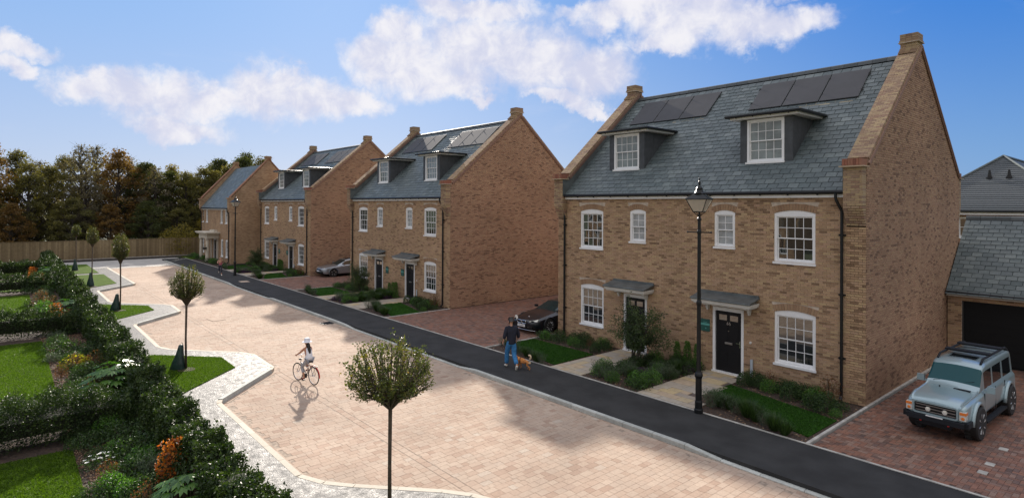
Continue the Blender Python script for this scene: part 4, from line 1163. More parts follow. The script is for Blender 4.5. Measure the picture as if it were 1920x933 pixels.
# ---- the long hedge and the cross hedges
def hedge(parent_label, x0, x1, y0, y1, h, dens, leaf, seed, axis='x', gaps=False, mat=None):
    t = empty('hedge', ((x0+x1)/2, (y0+y1)/2, 0), 0, parent_label, 'hedge')
    r = np.random.default_rng(seed); Lx, Ly = x1-x0, y1-y0
    f = lambda x, y: (.22*np.sin(y*5.2+seed)*np.sin(y*2.3) if gaps else 0)+.10*np.sin(x*2.1+seed)+.07*np.sin(x*5.3+y*3)+.06*np.sin(y*4.1+seed)+.05*np.sin(x*11.)
    n = int(dens*(Lx*Ly*1.3+2*(Lx+Ly)*h))
    w = np.array([Lx*Ly*1.3, Lx*h, Lx*h, Ly*h, Ly*h]); k = r.choice(5, n, p=w/w.sum())
    X = r.uniform(x0, x1, n); Y = r.uniform(y0, y1, n); Z = r.uniform(.08 if not gaps else .05, h, n)
    dep = np.abs(r.normal(0, .085 if not gaps else .15, n)); bul = .09*np.sin(X*3.3+Z*4+seed)+.07*np.sin(Y*3.7+Z*5)
    Y = np.where(k == 1, y0+dep-bul-.05, Y); Y = np.where(k == 2, y1-dep+bul+.03, Y)
    X = np.where(k == 3, x0+dep-bul, X); X = np.where(k == 4, x1-dep+bul, X)
    top = h+f(X, Y)
    Z = np.where(k == 0, top-dep, Z*(top/h))
    # shoots standing out of the top
    ns = int(Lx*Ly*(60 if gaps else 26))
    sx = r.uniform(x0, x1, ns); sy = r.uniform(y0, y1, ns); sh = r.uniform(.06, .26, ns); m_ = 9
    tt = np.tile(np.linspace(0, 1, m_), ns); SX = np.repeat(sx, m_)+r.normal(0, .018, ns*m_); SY = np.repeat(sy, m_)+r.normal(0, .018, ns*m_)
    SZ = h+f(SX, SY)-.05+tt*np.repeat(sh, m_)
    P = np.c_[np.r_[X, SX], np.r_[Y, SY], np.r_[Z, SZ]]
    cl = (.5+.5*np.sin(P[:, 0]*4.1+np.sin(P[:, 1]*5)*2+P[:, 2]*3))*.6+r.random(len(P))*.4
    P -= np.array([(x0+x1)/2, (y0+y1)/2, 0])
    link('foliage', leaf_mesh('hedge_foliage', P, leaf, mat or m_hedge, .48, seed, cl, .45), t)
    b = MB(); ix = .27 if gaps else .13; nx = max(2, int(Lx/.5)); hx, hy = Lx/2, Ly/2
    for i in range(nx):
        e0_ = .25 if gaps else .1; a, c = -hx+e0_+(Lx-2*e0_)*i/nx, -hx+e0_+(Lx-2*e0_)*(i+1)/nx; hh = h-(.27 if gaps else .17)+random.uniform(-.04,.04)
        b.box(a+.005, c-.005, -hy+ix, hy-ix, .26 if gaps else .0, hh)
    o = b.build('inner_twigs', m_hcore, t); o['kind'] = 'stuff'  # solid dark core added inside the foliage to block light
    if gaps:
        b = MB()
        for i in range(int(max(Lx, Ly)/.45)):
            x = random.uniform(-hx+.1, hx-.1); y = random.uniform(-hy+.1, hy-.1); b.tube([(x,y,0),(x+random.uniform(-.06,.06),y,.35)], .014, 5)
        o = b.build('stem', m_bark, t); o['kind'] = 'stuff'
    return t
hedge('long dark laurel hedge beside the gravel path, part nearest the camera', -14.5, 2, -15.45, -14.74, .93, 1500, .075, 3)
hedge('middle stretch of the long laurel hedge behind the second parking bay', -31, -14.5, -15.45, -14.74, .95, 800, .085, 4)
hedge('far stretch of the long laurel hedge running to the side road', -64.2, -31, -15.45, -14.74, 1.0, 330, .12, 5)
hedge('cross hedge between two lawns in the lower left corner of the photo', -12.4, -10.95, -24, -15.75, .88, 1700, .06, 6, gaps=True)
hedge('second cross hedge of the left gardens, beyond the sunlit lawn', -26.0, -25.0, -26, -15.75, 1.0, 800, .075, 7, gaps=True)
hedge('third cross hedge of the left gardens', -41.6, -40.7, -26, -15.75, .95, 420, .10, 8, gaps=True)
hedge('farthest cross hedge near the garden path', -53.2, -52.3, -26, -15.75, 1.0, 330, .12, 9, gaps=True)

# ---- shrubs: one of each kind, then copies
def stems(b, n, r, h, rad=.008, seed=0, lean=.5, z0=0.):
    q = random.Random(seed)
    for k in range(n):
        a = q.uniform(0, 2*PI); d = q.uniform(.2, 1)*r*lean; b.tube([(0,0,z0),(math.cos(a)*d*.6, math.sin(a)*d*.6, z0+h*.5),(math.cos(a)*d, math.sin(a)*d, z0+h*q.uniform(.7,.95))], [rad, rad*.7, rad*.4], 4)
def dome_pts(n, r, h, seed, shell=.35, lumps=6, z0=.0):
    g = np.random.default_rng(seed); C = g.normal(size=(lumps, 3)); C[:, 2] = np.abs(C[:, 2]); C /= np.linalg.norm(C, axis=1)[:, None]
    v = g.normal(size=(n, 3)); v[:, 2] = np.abs(v[:, 2])-.25; v /= np.linalg.norm(v, axis=1)[:, None]
    bulge = 1+.22*np.max(v@C.T, axis=1)**6-.12*g.random(n)
    rad = (1-shell*g.random(n)**1.5)*bulge
    P = v*rad[:, None]; P[:, 2] = (P[:, 2]+.25)/1.25
    return P*np.array([r, r, h])+np.array([0, 0, z0])
PROTO = {}
def proto(kind):
    if kind in PROTO: return PROTO[kind]
    b = MB(); sd = abs(hash(kind)) % 97 if False else sum(map(ord, kind))
    g = np.random.default_rng(sd)
    if kind == 'ball':   fo = leaf_mesh('ball_foliage', dome_pts(1500, .24, .44, 5, .25, 3), .035, m_shrub, .6, 5); stems(b, 4, .15, .3)
    elif kind == 'mound': fo = leaf_mesh('mound_foliage', dome_pts(1300, .32, .38, 6, .5, 7), .045, m_shrub, .5, 6); stems(b, 7, .3, .34)
    elif kind == 'mound2': fo = leaf_mesh('mound_foliage', dome_pts(1100, .30, .42, 16, .6, 8), .05, m_glossy, .45, 7); stems(b, 7, .3, .36)
    elif kind == 'silver': fo = leaf_mesh('silver_foliage', dome_pts(900, .28, .30, 8, .6, 8), .05, m_shrub2, .3, 8, up=.6); stems(b, 7, .25, .25)
    elif kind == 'purple': fo = leaf_mesh('purple_foliage', dome_pts(700, .25, .22, 9, .6, 8), .045, m_purple, .5, 9); stems(b, 5, .2, .18)
    elif kind == 'russet': fo = leaf_mesh('russet_foliage', dome_pts(420, .26, .55, 10, .7, 8, .08), .045, m_russet, .5, 10); stems(b, 12, .3, .62)
    elif kind == 'upright':
        n = 1500; zz = g.random(n); a = g.uniform(0, 2*PI, n); rr_ = (.17-.10*zz**1.5)*g.uniform(.4, 1.1, n)
        fo = leaf_mesh('upright_foliage', np.c_[np.cos(a)*rr_, np.sin(a)*rr_, .05+zz*.85], .05, m_glossy, .45, 11, up=.8); stems(b, 5, .12, .85)
    elif kind == 'tuft':      # lavender and grasses: arching blades
        n = 420; a = g.uniform(0, 2*PI, n); d = g.uniform(.1, .42, n); h = g.uniform(.25, .5, n); base = np.c_[np.cos(a)*d*.25, np.sin(a)*d*.25, np.zeros(n)]; tip = np.c_[np.cos(a)*d, np.sin(a)*d, h]
        mid = base*.45+tip*.55+np.c_[np.zeros(n), np.zeros(n), h*.12]; w = np.c_[-np.sin(a), np.cos(a), np.zeros(n)]*.006
        V = np.stack([base-w, base+w, mid+w, mid-w, tip, tip], 1).reshape(-1, 3); o = (np.arange(n)*6)[:, None, None]
        F = (np.array([(0,1,2,3),(3,2,4,5)])[None]+o).reshape(-1, 4); fo = mesh_np('tuft_foliage', V, F, m_shrub2 if False else m_shrub, 4, False, g.random(n*2)); stems(b, 3, .1, .2)
    elif kind == 'lavender':
        n = 700; zz = g.random(n); a = g.uniform(0, 2*PI, n); rr_ = .27*g.random(n)**.5*(.5+.6*zz)
        fo = leaf_mesh('lavender_foliage', np.c_[np.cos(a)*rr_, np.sin(a)*rr_, .03+zz*.42], .06, m_shrub2, .16, 12, up=1.8); stems(b, 8, .2, .35)
    elif kind == 'yellow': fo = leaf_mesh('yellow_foliage', dome_pts(480, .5, .38, 13, .6, 9), .085, m_yellow, .8, 13); stems(b, 9, .4, .3)
    elif kind == 'orange':
        n = 520; zz = g.random(n)**1.1; a = g.uniform(0, 2*PI, n); rr_ = (.34-.12*zz)*g.random(n)**.6
        fo = leaf_mesh('orange_foliage', np.c_[np.cos(a)*rr_, np.sin(a)*rr_, .12+zz*.8], .075, m_orange, .55, 14, up=.3); stems(b, 9, .28, .95)
    elif kind == 'mixed': fo = leaf_mesh('mixed_foliage', dome_pts(900, .45, .34, 15, .7, 9), .06, m_shrub, .45, 15); stems(b, 8, .35, .3)
    elif kind == 'broad':     # fatsia-like: big palmate leaves on stalks
        b = MB(); rr_ = random.Random(4); V = []; F = []
        for k in range(64):
            a = k*2.4; f = (k+.5)/64; el = math.asin(1-f*.95); R0 = .55
            tip = Vector((math.cos(a)*math.cos(el)*R0, math.sin(a)*math.cos(el)*R0, .18+math.sin(el)*.62*rr_.uniform(.8,1.1)))
            b.tube([(math.cos(a)*.05, math.sin(a)*.05, .1), tip*.6+Vector((0,0,.1)), tip], .006, 4)
            out_ = Vector((math.cos(a), math.sin(a), -.25)).normalized(); side = Vector((-math.sin(a), math.cos(a), 0)); nrm_ = out_.cross(side).normalized()
            L_ = rr_.uniform(.17, .25)
            for j in range(7):
                t_ = (j-3)*.52; d = (out_*math.cos(t_)+side*math.sin(t_)); s_ = nrm_.cross(d).normalized(); l = L_*(1-.10*abs(j-3)); o_ = len(V)
                V += [tip, tip+d*l*.55+s_*l*.17-nrm_*.01, tip+d*l-Vector((0,0,.03)), tip+d*l*.55-s_*l*.17-nrm_*.01]; F.append((o_,o_+1,o_+2,o_+3))
        fo = mesh_np('broad_foliage', np.array([tuple(v) for v in V]), np.array(F), m_glossy, 4)
    elif kind == 'whiteflower':
        fo = leaf_mesh('low_foliage', dome_pts(600, .34, .26, 17, .7, 9), .05, m_shrub, .5, 17); stems(b, 5, .3, .2)
    t = empty('shrub_'+kind, (0,0,-50)); t.name = {'broad':'broadleaf_shrub','tuft':'grass_tuft','lavender':'lavender_bush','ball':'ball_shrub','mound':'mounded_shrub','mound2':'glossy_shrub','silver':'silver_shrub','purple':'purple_shrub','russet':'russet_shrub','upright':'upright_shrub','yellow':'yellow_shrub','orange':'orange_shrub','mixed':'low_shrub','whiteflower':'flowering_shrub'}[kind]
    link('foliage', fo, t); o = b.build('stem', m_bark, t); o['kind'] = 'stuff'
    if kind == 'whiteflower':
        q = MB(); rr_ = random.Random(3)
        for k in range(16):
            a = rr_.uniform(0,6.28); d = rr_.uniform(0,.32); x, y, z = math.cos(a)*d, math.sin(a)*d, .27-d*.3
            for j in range(5): u = j*1.256; q.add([(x,y,z),(x+.035*math.cos(u),y+.035*math.sin(u),z+.015),(x+.03*math.cos(u+.6),y+.03*math.sin(u+.6),z+.012)],[(0,1,2)])
        o = q.build('blossom', m_flower, t); o['kind'] = 'stuff'
    PROTO[kind] = [t, 0]; return PROTO[kind]
NAMES = {'broad':'large-leaved glossy shrub','tuft':'dark green grass tuft','lavender':'grey green lavender bush','ball':'clipped dark green ball shrub','mound':'dark green mounded shrub','mound2':'bright green leafy shrub','silver':'silvery grey low shrub','purple':'purple-leaved low plant','russet':'thin russet twiggy shrub','upright':'upright fresh green shrub','yellow':'yellow-leaved spreading plant','orange':'orange autumn-leaved shrub','mixed':'low dark mixed shrub','whiteflower':'low plant dotted with white blossom'}
PLACED = {}
def plant(kind, x, y, sc, bed):
    p = proto(kind)
    if p[1] == 0: o = p[0]; o.location = (x, y, 0); o.rotation_euler = (0,0,random.uniform(0,6)); o.scale = (sc,)*3
    else: o = copy_tree(p[0], None, (x, y, 0), random.uniform(0, 6.28), None, sc*random.uniform(.92, 1.08))
    p[1] += 1
    o['category'] = 'grass' if kind == 'tuft' else 'shrub'; PLACED.setdefault((kind, bed), []).append(o); return o
ORD = ['first','second','third','fourth','fifth','sixth','seventh','eighth','ninth','tenth','eleventh','twelfth','thirteenth','fourteenth','fifteenth','sixteenth','seventeenth','eighteenth','nineteenth','twentieth']+['%s' % ('twenty-'+w) for w in ('first','second','third','fourth','fifth','sixth','seventh','eighth','ninth')]+['thirtieth']+['%s-%s' % (a_, w) for a_ in ('thirty','forty','fifty') for w in ('first','second','third','fourth','fifth','sixth','seventh','eighth','ninth')]

# gardens in front of the pairs
def ashlar(parent, x0, x1, y0, y1, seed, test=None):
    rr = random.Random(seed); L = []; y = y0
    while y < y1-.05:
        h = min(rr.choice((.28,.36,.5)), y1-y); x = x0
        while x < x1-.02:
            w = rr.choice((.28,.42,.56,.7)); 
            if x+w > x1-.12: w = x1-x
            xc, yc = x+w/2, y+h/2
            if test is None or inside(test, xc, yc): L.append((xc, yc, .004, w-.012, h-.012, .022))
            x += w
        y += h
    return L
m_lawn_shade = M_plain('garden_turf_shaded', (.022,.065,.008), .95, spec=.05, nz=.3, nscale=8, bmp=.4, bscale=40, bd=.02)  # darker copy of the lawn turf, shade of the fronts in its colour
def garden(X, seed, near, where, full=True):
    rr = random.Random(seed)
    z = -.012
    o = sheet('garden_soil', [(X-12.03,-3.863),(X-.005,-3.863),(X-.005,.02),(X-12.03,.02)], z, m_soil, .1)
    lawnR = [(X-3.45,-1.0),(X-3.5,-2.15),(X-2.2,-2.75),(X-.12,-3.45),(X-.1,-1.75)]
    lawnL = [(X-11.95,-1.4),(X-12.0,-2.75),(X-11.1,-3.2),(X-8.62,-3.55),(X-8.68,-1.45)]
    for k, l in enumerate((lawnR, lawnL)):
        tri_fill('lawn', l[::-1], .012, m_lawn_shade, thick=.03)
        g_ = blades('grass', l, 9000 if near else 2500, .035, m_blade_shade, .012, seed+k)
        tag(g_, 'mown grass of the small %s front lawn of %s' % (('right', 'left')[k], where))
    pr = [(X-4.87,-3.86),(X-2.95,-3.86),(X-3.5,-2.4),(X-3.5,-.02),(X-4.87,-.02)]
    po = sheet('garden_path', pr, -.006, m_rjoint, .05)
    pieces(po, 'flagstone', ashlar(po, X-4.87, X-2.95, -3.84, -.04, seed, pr), m_flag, nrm=(0,0,1), single=near)
    pl = [(X-8.52,-3.86),(X-7.12,-3.86),(X-7.12,-.02),(X-8.52,-.02)]
    po = sheet('garden_path', pl, -.006, m_rjoint, .05)
    pieces(po, 'flagstone', ashlar(po, X-8.52, X-7.12, -3.84, -.04, seed+1), m_flag, nrm=(0,0,1), single=near)
    # bark chips on the open soil
    L = []
    for k in range(2600 if near else 900):
        x = X-rr.uniform(.05, 12); y = rr.uniform(-3.84, -.05)
        if any(inside(p_, x, y) for p_ in (lawnR, lawnL, pr, pl)): continue
        L.append((x, y, z+.008, rr.uniform(.015,.045), rr.uniform(.012,.03), .012))
    o = pieces(None, 'bark_chips', L, m_mulch, single=False, mname='chip'); tag(o, 'loose bark chips on the planting beds of '+where, 'mulch', kind='stuff')
    def P(kind, x, y, s, bed): plant(kind, X+x, y, s, bed)
    bR = 'under the right window of '+where; bRf = 'along the right lawn of '+where
    bM = 'between the doors of '+where; bL = 'under the left window of '+where; bLf = 'along the left lawn of '+where
    P('ball', -3.15,-.72, 1., bR)
    for x, y, k, s in ((-2.75,-.5,'mound',.85),(-2.35,-.75,'mound2',.8),(-2.0,-.45,'mound',.9),(-1.65,-.95,'ball',1.1),(-1.35,-.5,'mound',1.),(-1.05,-.8,'mound2',.8),(-.75,-.45,'russet',1.1),(-.55,-1.3,'ball',1.1),(-.4,-.8,'mixed',.6),(-.22,-1.5,'mound2',.5),(-2.55,-.25,'russet',.7),(-3.0,-.35,'mound',.9),(-1.8,-.3,'mixed',.8),(-1.2,-.25,'mound2',.8),(-.9,-1.2,'mound',.9)): P(k, x, y, s*1.12, bR)
    for k in range(9): P('tuft' if k % 3 else 'lavender', -2.95+k*.3, -2.95-k*.085+rr.uniform(-.12,.1), rr.uniform(.7,1.), bRf)
    P('lavender', -2.75, -3.35, 1.1, bRf); P('lavender', -2.45, -3.15, 1., bRf)
    # middle bed: densely planted
    for k in range(46):
        x = -7.0+rr.random()*1.98; y = -3.65+rr.random()*3.3
        kd = rr.choice(('mixed','mound','silver','mound2','lavender','tuft','mixed','purple')) if y > -3.0 else rr.choice(('lavender','mound2','purple','lavender','mixed'))
        P(kd, x, y, rr.uniform(.75,1.1), bM)
    for x, s in ((-5.75,.95),(-5.35,1.05),(-4.98,1.),): P('upright', x, -.42, s, bM)
    P('purple', -5.05,-.95,1.,bM); P('purple', -5.2,-3.3,.9,bM); P('mound2',-5.3,-2.9,.8,bM)
    for x, y, k, s in ((-11.8,-.9,'mixed',.8),(-11.4,-.5,'mound',.9),(-10.95,-.95,'mixed',.8),(-10.5,-.55,'mound',.95),(-10.1,-1.0,'mound2',.7),(-9.75,-.5,'mound',.9),(-9.35,-.85,'russet',.55),(-9.0,-.5,'mixed',.8),(-8.85,-1.15,'ball',.8),(-11.6,-1.1,'mound2',.7),(-10.3,-.25,'mound',.9),(-9.6,-1.1,'mixed',.6),(-9.2,-.3,'mound2',.8)): P(k, x, y, s*1.15, bL)
    for k in range(9): P('tuft' if k % 2 else 'lavender', -11.9+k*.37, -3.1-k*.05+rr.uniform(-.1,.1)-(.25 if k>2 else -.0), rr.uniform(.6,.85), bLf)
garden(0, 21, True, 'nearest house')
garden(HX[0], 31, False, 'second house')
garden(HX[1], 41, False, 'third house')
# end house: shrubs along its front, and the verge
sheet('garden_soil', [(-64.2,-3.86),(-51.1,-3.86),(-51.1,-2.1),(-64.2,-2.1)], -.012, m_soil, .1)
for k in range(12): plant(('mound','mixed','mound2')[k % 3], -53.0-k*.62 if k < 5 else -58.5-(k-5)*.7, -3.2+.25*(k % 2), 1.2, 'in front of the porch house')
tri_fill('lawn', [(-64,-3.86),(-60.2,-3.86),(-60.2,-2.2),(-64,-2.2)], .01, m_lawn, thick=.03)

# left bed between the long hedge and the lawns
LB_ = 'in the bed behind the long hedge'
def bedp(kind, px, py, z, s):
    p = at(px, py, z); plant(kind, p.x, max(min(p.y, -15.6), -16.75), s, LB_)
for a in (('broad',372,905,.5,.95),('broad',215,700,.6,1.15),('broad',128,570,.6,1.25),('broad',92,508,.6,1.2),('orange',345,862,.5,1.05),('orange',104,585,.5,1.0),('orange',62,512,.5,1.0),
          ('yellow',140,672,.25,.95),('yellow',352,838,.9,.001)):
    if a[4] > .01: bedp(*a)
for a in (('silver',290,860,.3,1.2),('mound2',270,845,.35,1.15),('silver',128,742,.1,1.0),('silver',140,748,.15,.8),('whiteflower',112,660,.15,.8),('whiteflower',190,860,.15,1.),('mound2',205,905,.2,.9),('silver',90,668,.2,1.),
          ('mixed',165,655,.3,1.2),('mixed',240,880,.2,1.1),('mixed',300,900,.2,1.2),('mound2',195,735,.3,1.1),('mound',262,745,.4,1.3),('mixed',230,800,.3,1.3),('mound2',175,770,.2,.8),('mixed',260,910,.1,1.),('mixed',150,720,.15,.9),
          ('mixed',185,790,.2,1.),('mound2',120,790,.2,.8),('mound',330,760,.3,1.1),('lavender',285,880,.2,1.2),('mixed',205,640,.4,1.4),('russet',75,570,.2,1.5),('mound2',90,590,.3,1.5),('mixed',60,540,.3,1.6),('mound',100,610,.3,1.4),
          ('mound2',40,505,.3,1.6),('mound',30,492,.4,1.8),('russet',115,705,.1,.8),('mixed',260,820,.3,1.2),('whiteflower',140,770,.1,.7),('mixed',160,830,.1,.9),('mixed',150,815,.1,.8),('mound2',240,925,.1,.9),('mixed',180,925,.1,.9)): bedp(*a)
rr = random.Random(12)
for k in range(34):
    yy_ = rr.uniform(-16.6,-15.7); plant(rr.choice(('mixed','mound','mixed','mound2','mixed','russet','mound')), -6.2-k*.40+rr.uniform(-.3,.3), yy_, rr.uniform(.8,1.25)*(1 if yy_ > -16.2 else .7), LB_)
rr = random.Random(8)
for k in range(26): plant(rr.choice(('mixed','mound','mound2','silver','russet')), -19-k*1.6+rr.uniform(-.5,.5), rr.uniform(-16.6,-15.8), rr.uniform(1.,1.5), LB_)
L = [(rr.uniform(-25,-5), rr.uniform(-16.95,-15.5), -.008, rr.uniform(.02,.05), rr.uniform(.012,.035), .012) for k in range(9000)]
o = pieces(None, 'bark_chips', L, m_mulch, single=False, mname='chip'); tag(o, 'loose bark chips on the bed between hedge and left lawns', 'mulch', kind='stuff')
SHORT = {'broad':'large-leaved glossy shrub','tuft':'dark grass tuft','lavender':'lavender bush','ball':'clipped ball shrub','mound':'dark mounded shrub','mound2':'bright leafy shrub','silver':'silvery low shrub','purple':'purple-leaved plant','russet':'thin russet shrub','upright':'upright green shrub','yellow':'yellow-leaved plant','orange':'orange-leaved shrub','mixed':'low dark shrub','whiteflower':'white-blossomed plant'}
for (kind, bed), os_ in PLACED.items():
    os_.sort(key=lambda o: -o.location.x)
    side_ = 'from the camera end' if 'hedge' in bed else 'from the right'
    for i, o in enumerate(os_):
        o['label'] = ('%s %s' % (SHORT[kind], bed)) if len(os_) == 1 else '%s %s %s %s' % (ORD[i], SHORT[kind], side_, bed)
        o['group'] = SHORT[kind]+'s '+bed

# ---- multi-stemmed trees in the front gardens
def garden_tree():
    t = empty('garden_tree', (0,0,0)); g = np.random.default_rng(21); q = random.Random(21); b = MB(); P = []; D = []
    for k in range(5):
        a = q.uniform(0,6.28); d = q.uniform(.05,.14); tip = Vector((math.cos(a)*q.uniform(.25,.5), math.sin(a)*q.uniform(.25,.5), q.uniform(1.0,1.4)))
        base = Vector((math.cos(a)*d*.4, math.sin(a)*d*.4, 0)); mid = base.lerp(tip, .5)+Vector((q.uniform(-.05,.05),q.uniform(-.05,.05),0)); b.tube([base, mid, tip], [.032,.024,.016], 6)
        for j in range(13):
            f = q.uniform(.35, 1); p0 = base.lerp(mid, f*2) if f < .5 else mid.lerp(tip, f*2-1)
            el = q.uniform(-.1, 1.2); az = q.uniform(0,6.28); l = q.uniform(.35, .85); d_ = Vector((math.cos(az)*math.cos(el), math.sin(az)*math.cos(el), math.sin(el)))
            p1 = p0+d_*l; 
            if p1.z > 2.5: p1.z = 2.5-q.random()*.2
            b.tube([p0, p0.lerp(p1, .5)+Vector((0,0,.05)), p1], [.010,.007,.003], 4)
            m_ = 130; s = g.uniform(.25, 1.05, m_)[:, None]; pts = np.array(p0)*(1-s)+np.array(p1)*s+g.normal(0, .075, (m_, 3)); P.append(pts)
    P = np.concatenate(P); cl = (.5+.5*np.sin(P[:,0]*5+P[:,2]*4))*.7
    b.build('trunk', m_bark2, t)
    link('crown', leaf_mesh('garden_tree_leaves', P, .062, m_gtree, .42, 3, cl, .5), t); return t
m_gtree = M_leaf('garden_tree_leaf', [(0,(.022,.042,.014)),(.45,(.045,.075,.022)),(.8,(.085,.125,.030)),(1,(.14,.19,.05))], .4, .3, (1.4,1.5,.5), .5)
gt = garden_tree(); gt.location = (-6.75,-1.6,0); gt.scale = (1.28,1.28,1.12); tag(gt, 'multi-stemmed evergreen tree before the left door of the nearest house', 'tree', 'small trees in the front gardens')
copy_tree(gt, None, (-27.35,-1.5,0), 1.9, 'multi-stemmed evergreen tree before the left door of the second house', 1.0)
copy_tree(gt, None, (-46.4,-1.5,0), 3.4, 'multi-stemmed evergreen tree in the middle bed of the third house', .95)

# ---- lollipop trees of the left lawns
def ball_tree(x, y, z0, z1, r, seed, label, dens=1., egg=0.):
    t = empty('ball_tree', (x, y, 0), 0, label, 'tree', 'young lollipop trees in a row along the gravel path'); q = random.Random(seed); g = np.random.default_rng(seed); b = MB()
    lean = (q.uniform(-.02,.02), q.uniform(-.02,.02))
    b.tube([(0,0,0),(lean[0],lean[1],z0*.5),(0,0,z0),(0,0,z0+.12)], [.038,.033,.036,.03], 8)
    tr = b.build('trunk', m_bark, t, smooth=True)
    q2 = MB(); q2.lathe([(.30,.0),(.27,.035),(.0,.04)], (x+.18,y-.02,0), 14); o = q2.build('tree_pit_soil', m_soil); o['kind'] = 'structure'
    b = MB(); P = []; Ck = []; H = z1-z0
    nb = int(95*min(1.2, dens+.25))
    for k in range(nb):
        a = k*2.39996+q.uniform(-.2,.2); f = (k+.5)/nb; el = math.asin(max(-.45, min(1, -.42+f*1.41)))
        rr_ = r*(1-.14*q.random()); cz = .46
        ex = Vector((math.cos(a)*math.cos(el)*rr_, math.sin(a)*math.cos(el)*rr_, z0+H*(cz+(.50 if el > 0 else .44)*math.sin(el)*q.uniform(.88,1.05))))
        s0 = Vector((0,0,z0+q.uniform(-.04,.10))); c1 = s0+Vector((math.cos(a)*rr_*.30*math.cos(el*.6), math.sin(a)*rr_*.30*math.cos(el*.6), H*.16)); c2 = ex*.75+s0*.25+Vector((0,0,H*.02)); c2.z = max(c1.z+.02, s0.z*.3+ex.z*.7)
        pts = [s0, c1, c2, ex]; b.tube(pts, [.015,.011,.008,.0035], 4)
        # twigs and leaves along the outer half
        for j in range(5):
            f2 = q.uniform(.35,1); i0 = min(2, int(f2*3)); w_ = f2*3-i0; p0 = pts[i0].lerp(pts[i0+1], w_); d_ = (ex-s0).normalized()+Vector((q.uniform(-.7,.7),q.uniform(-.7,.7),q.uniform(-.2,.8))); d_.normalize()
            l = q.uniform(.08,.2)*r/.75; p1 = p0+d_*l; b.tube([p0,p1],[.004,.0015],3)
            nl = int(q.uniform(3,13)*dens); s = g.uniform(0, 1.15, nl)[:, None]; P.append(np.array(p0)*(1-s)+np.array(p1)*s+g.normal(0,.026,(nl,3))); Ck += [(math.sin(a*1.5+1)+1)/2*.7+q.uniform(0,.3)]*nl
        nl = int(9*dens); s = g.uniform(.6, 1.03, nl)[:, None]; P.append(np.array(c2)*(1-s)+np.array(ex)*s+g.normal(0,.03,(nl,3))); Ck += [(math.sin(a*1.5+1)+1)/2*.7+q.uniform(0,.3)]*nl
    br = b.build('branch', m_bark, t); br['kind'] = 'stuff'
    link('crown', leaf_mesh('ball_tree_leaves', np.concatenate(P), .050, m_ball, .5, seed, np.array(Ck), .2), t); return t
ball_tree(-3.32,-12.93,1.93,3.17,.78,51,'nearest ball-crowned young tree at the bottom centre of the photo',1.45)
ball_tree(-16.1,-13.45,2.12,3.50,.52,52,'egg-crowned young tree on the lawn tongue left of the cyclist',1.15,1)
ball_tree(-30.4,-13.5,2.35,4.12,.40,53,'third young tree, behind the middle parking bay',1.0,1)
ball_tree(-42.0,-13.6,2.6,4.1,.36,54,'slender young tree, fourth in the row along the path',.8,1)
ball_tree(-54.3,-13.55,2.7,3.9,.33,55,'farthest young tree in the row, close to the long fence',.8,1)
def bag(x, y, h, lean, label):
    b = MB(); n = 18; prof = [(.30,0),(.31,.05),(.26,.3),(.17,.6),(.12,.86),(.10,.97),(.05,1.)]
    vs = []
    for r, z in prof:
        for k in range(n):
            a = 2*PI*k/n; rr_ = r*(1+.07*math.sin(3*a+z*4)+.05*math.sin(7*a))*.85; vs.append((math.cos(a)*rr_+lean[0]*(1-z)*.35, math.sin(a)*rr_*.85+lean[1]*(1-z)*.35, z*h))
    m_ = len(prof); b.add(vs, [(i*n+k, i*n+(k+1) % n, (i+1)*n+(k+1) % n, (i+1)*n+k) for i in range(m_-1) for k in range(n)]+[tuple(range((m_-1)*n, m_*n))])
    o = b.build('watering_bag', m_bag, None, smooth=True, loc=(x,y,0)); tag(o, label, 'watering bag', 'green watering bags zipped round the young trees')
    q = MB(); q.tube([(0,0,h*.9),(.03,.05,h*1.02),(.0,.02,h*1.08)], .012, 5); q.build('strap', m_bag, o)
for a in ((-16.22,-13.58,.82,(-.12,-.22),'green watering bag leaning on the egg-crowned tree left of the cyclist'),(-30.5,-13.62,.86,(-.12,-.22),'green watering bag at the foot of the third tree of the row'),
          (-42.05,-13.68,.95,(0,0),'green watering bag round the fourth tree, on the third lawn'),(-54.35,-13.6,.95,(0,0),'green watering bag round the farthest tree of the row')): bag(*a)

# ------------------------------------------------------------------ the wood beyond the fence
def wood_mesh(kind, seed, H=12, R=3.6, n=10500, low=.12, sparse=0.):
    g = np.random.default_rng(seed); q = random.Random(seed); P = []; Ck = []; b = MB(); tips = []
    b.tube([(0,0,0),(.1,.1,H*.3),(-.1,.15,H*.6),(0,0,H*.86)], [.26,.21,.13,.04], 7)
    nc = 64
    for k in range(nc):
        f = (k+.5)/nc; z = H*(low+(.97-low)*f); w = R*(math.sin(min(1., (f*.9+.14))*PI)**.55)*(1-.25*f); a = k*2.4+q.uniform(-.4,.4); d = w*q.uniform(.35,1.)**.7
        c = Vector((math.cos(a)*d, math.sin(a)*d, z+q.uniform(-.5,.5))); tips.append(c)
        s0 = Vector((q.uniform(-.1,.1), q.uniform(-.1,.1), max(.6, c.z-d*.9))); b.tube([s0, s0.lerp(c,.55)+Vector((0,0,.3)), c], [.075,.045,.012], 5)
        m_ = int(n/nc*q.uniform(.5,1.4)*(1-sparse*f)); rad = q.uniform(.55,1.15)
        pts = g.normal(size=(m_,3)); pts /= np.linalg.norm(pts,axis=1)[:,None]; pts *= (rad*g.random(m_)**.42)[:,None]; pts[:,2] *= .72
        P.append(pts+np.array(c)); Ck += [q.random()]*m_
        for j in range(3):
            e_ = c+Vector((q.uniform(-1,1),q.uniform(-1,1),q.uniform(0,1.1))); b.tube([c, e_], [.02,.004], 3)
    return leaf_mesh('wood_crown_'+kind+str(seed), np.concatenate(P), .24, WOODS[['green','olive','rust','gold','grey'].index(kind)], .6, seed, np.array(Ck), .1), b.mesh('wood_trunk', m_bark2)
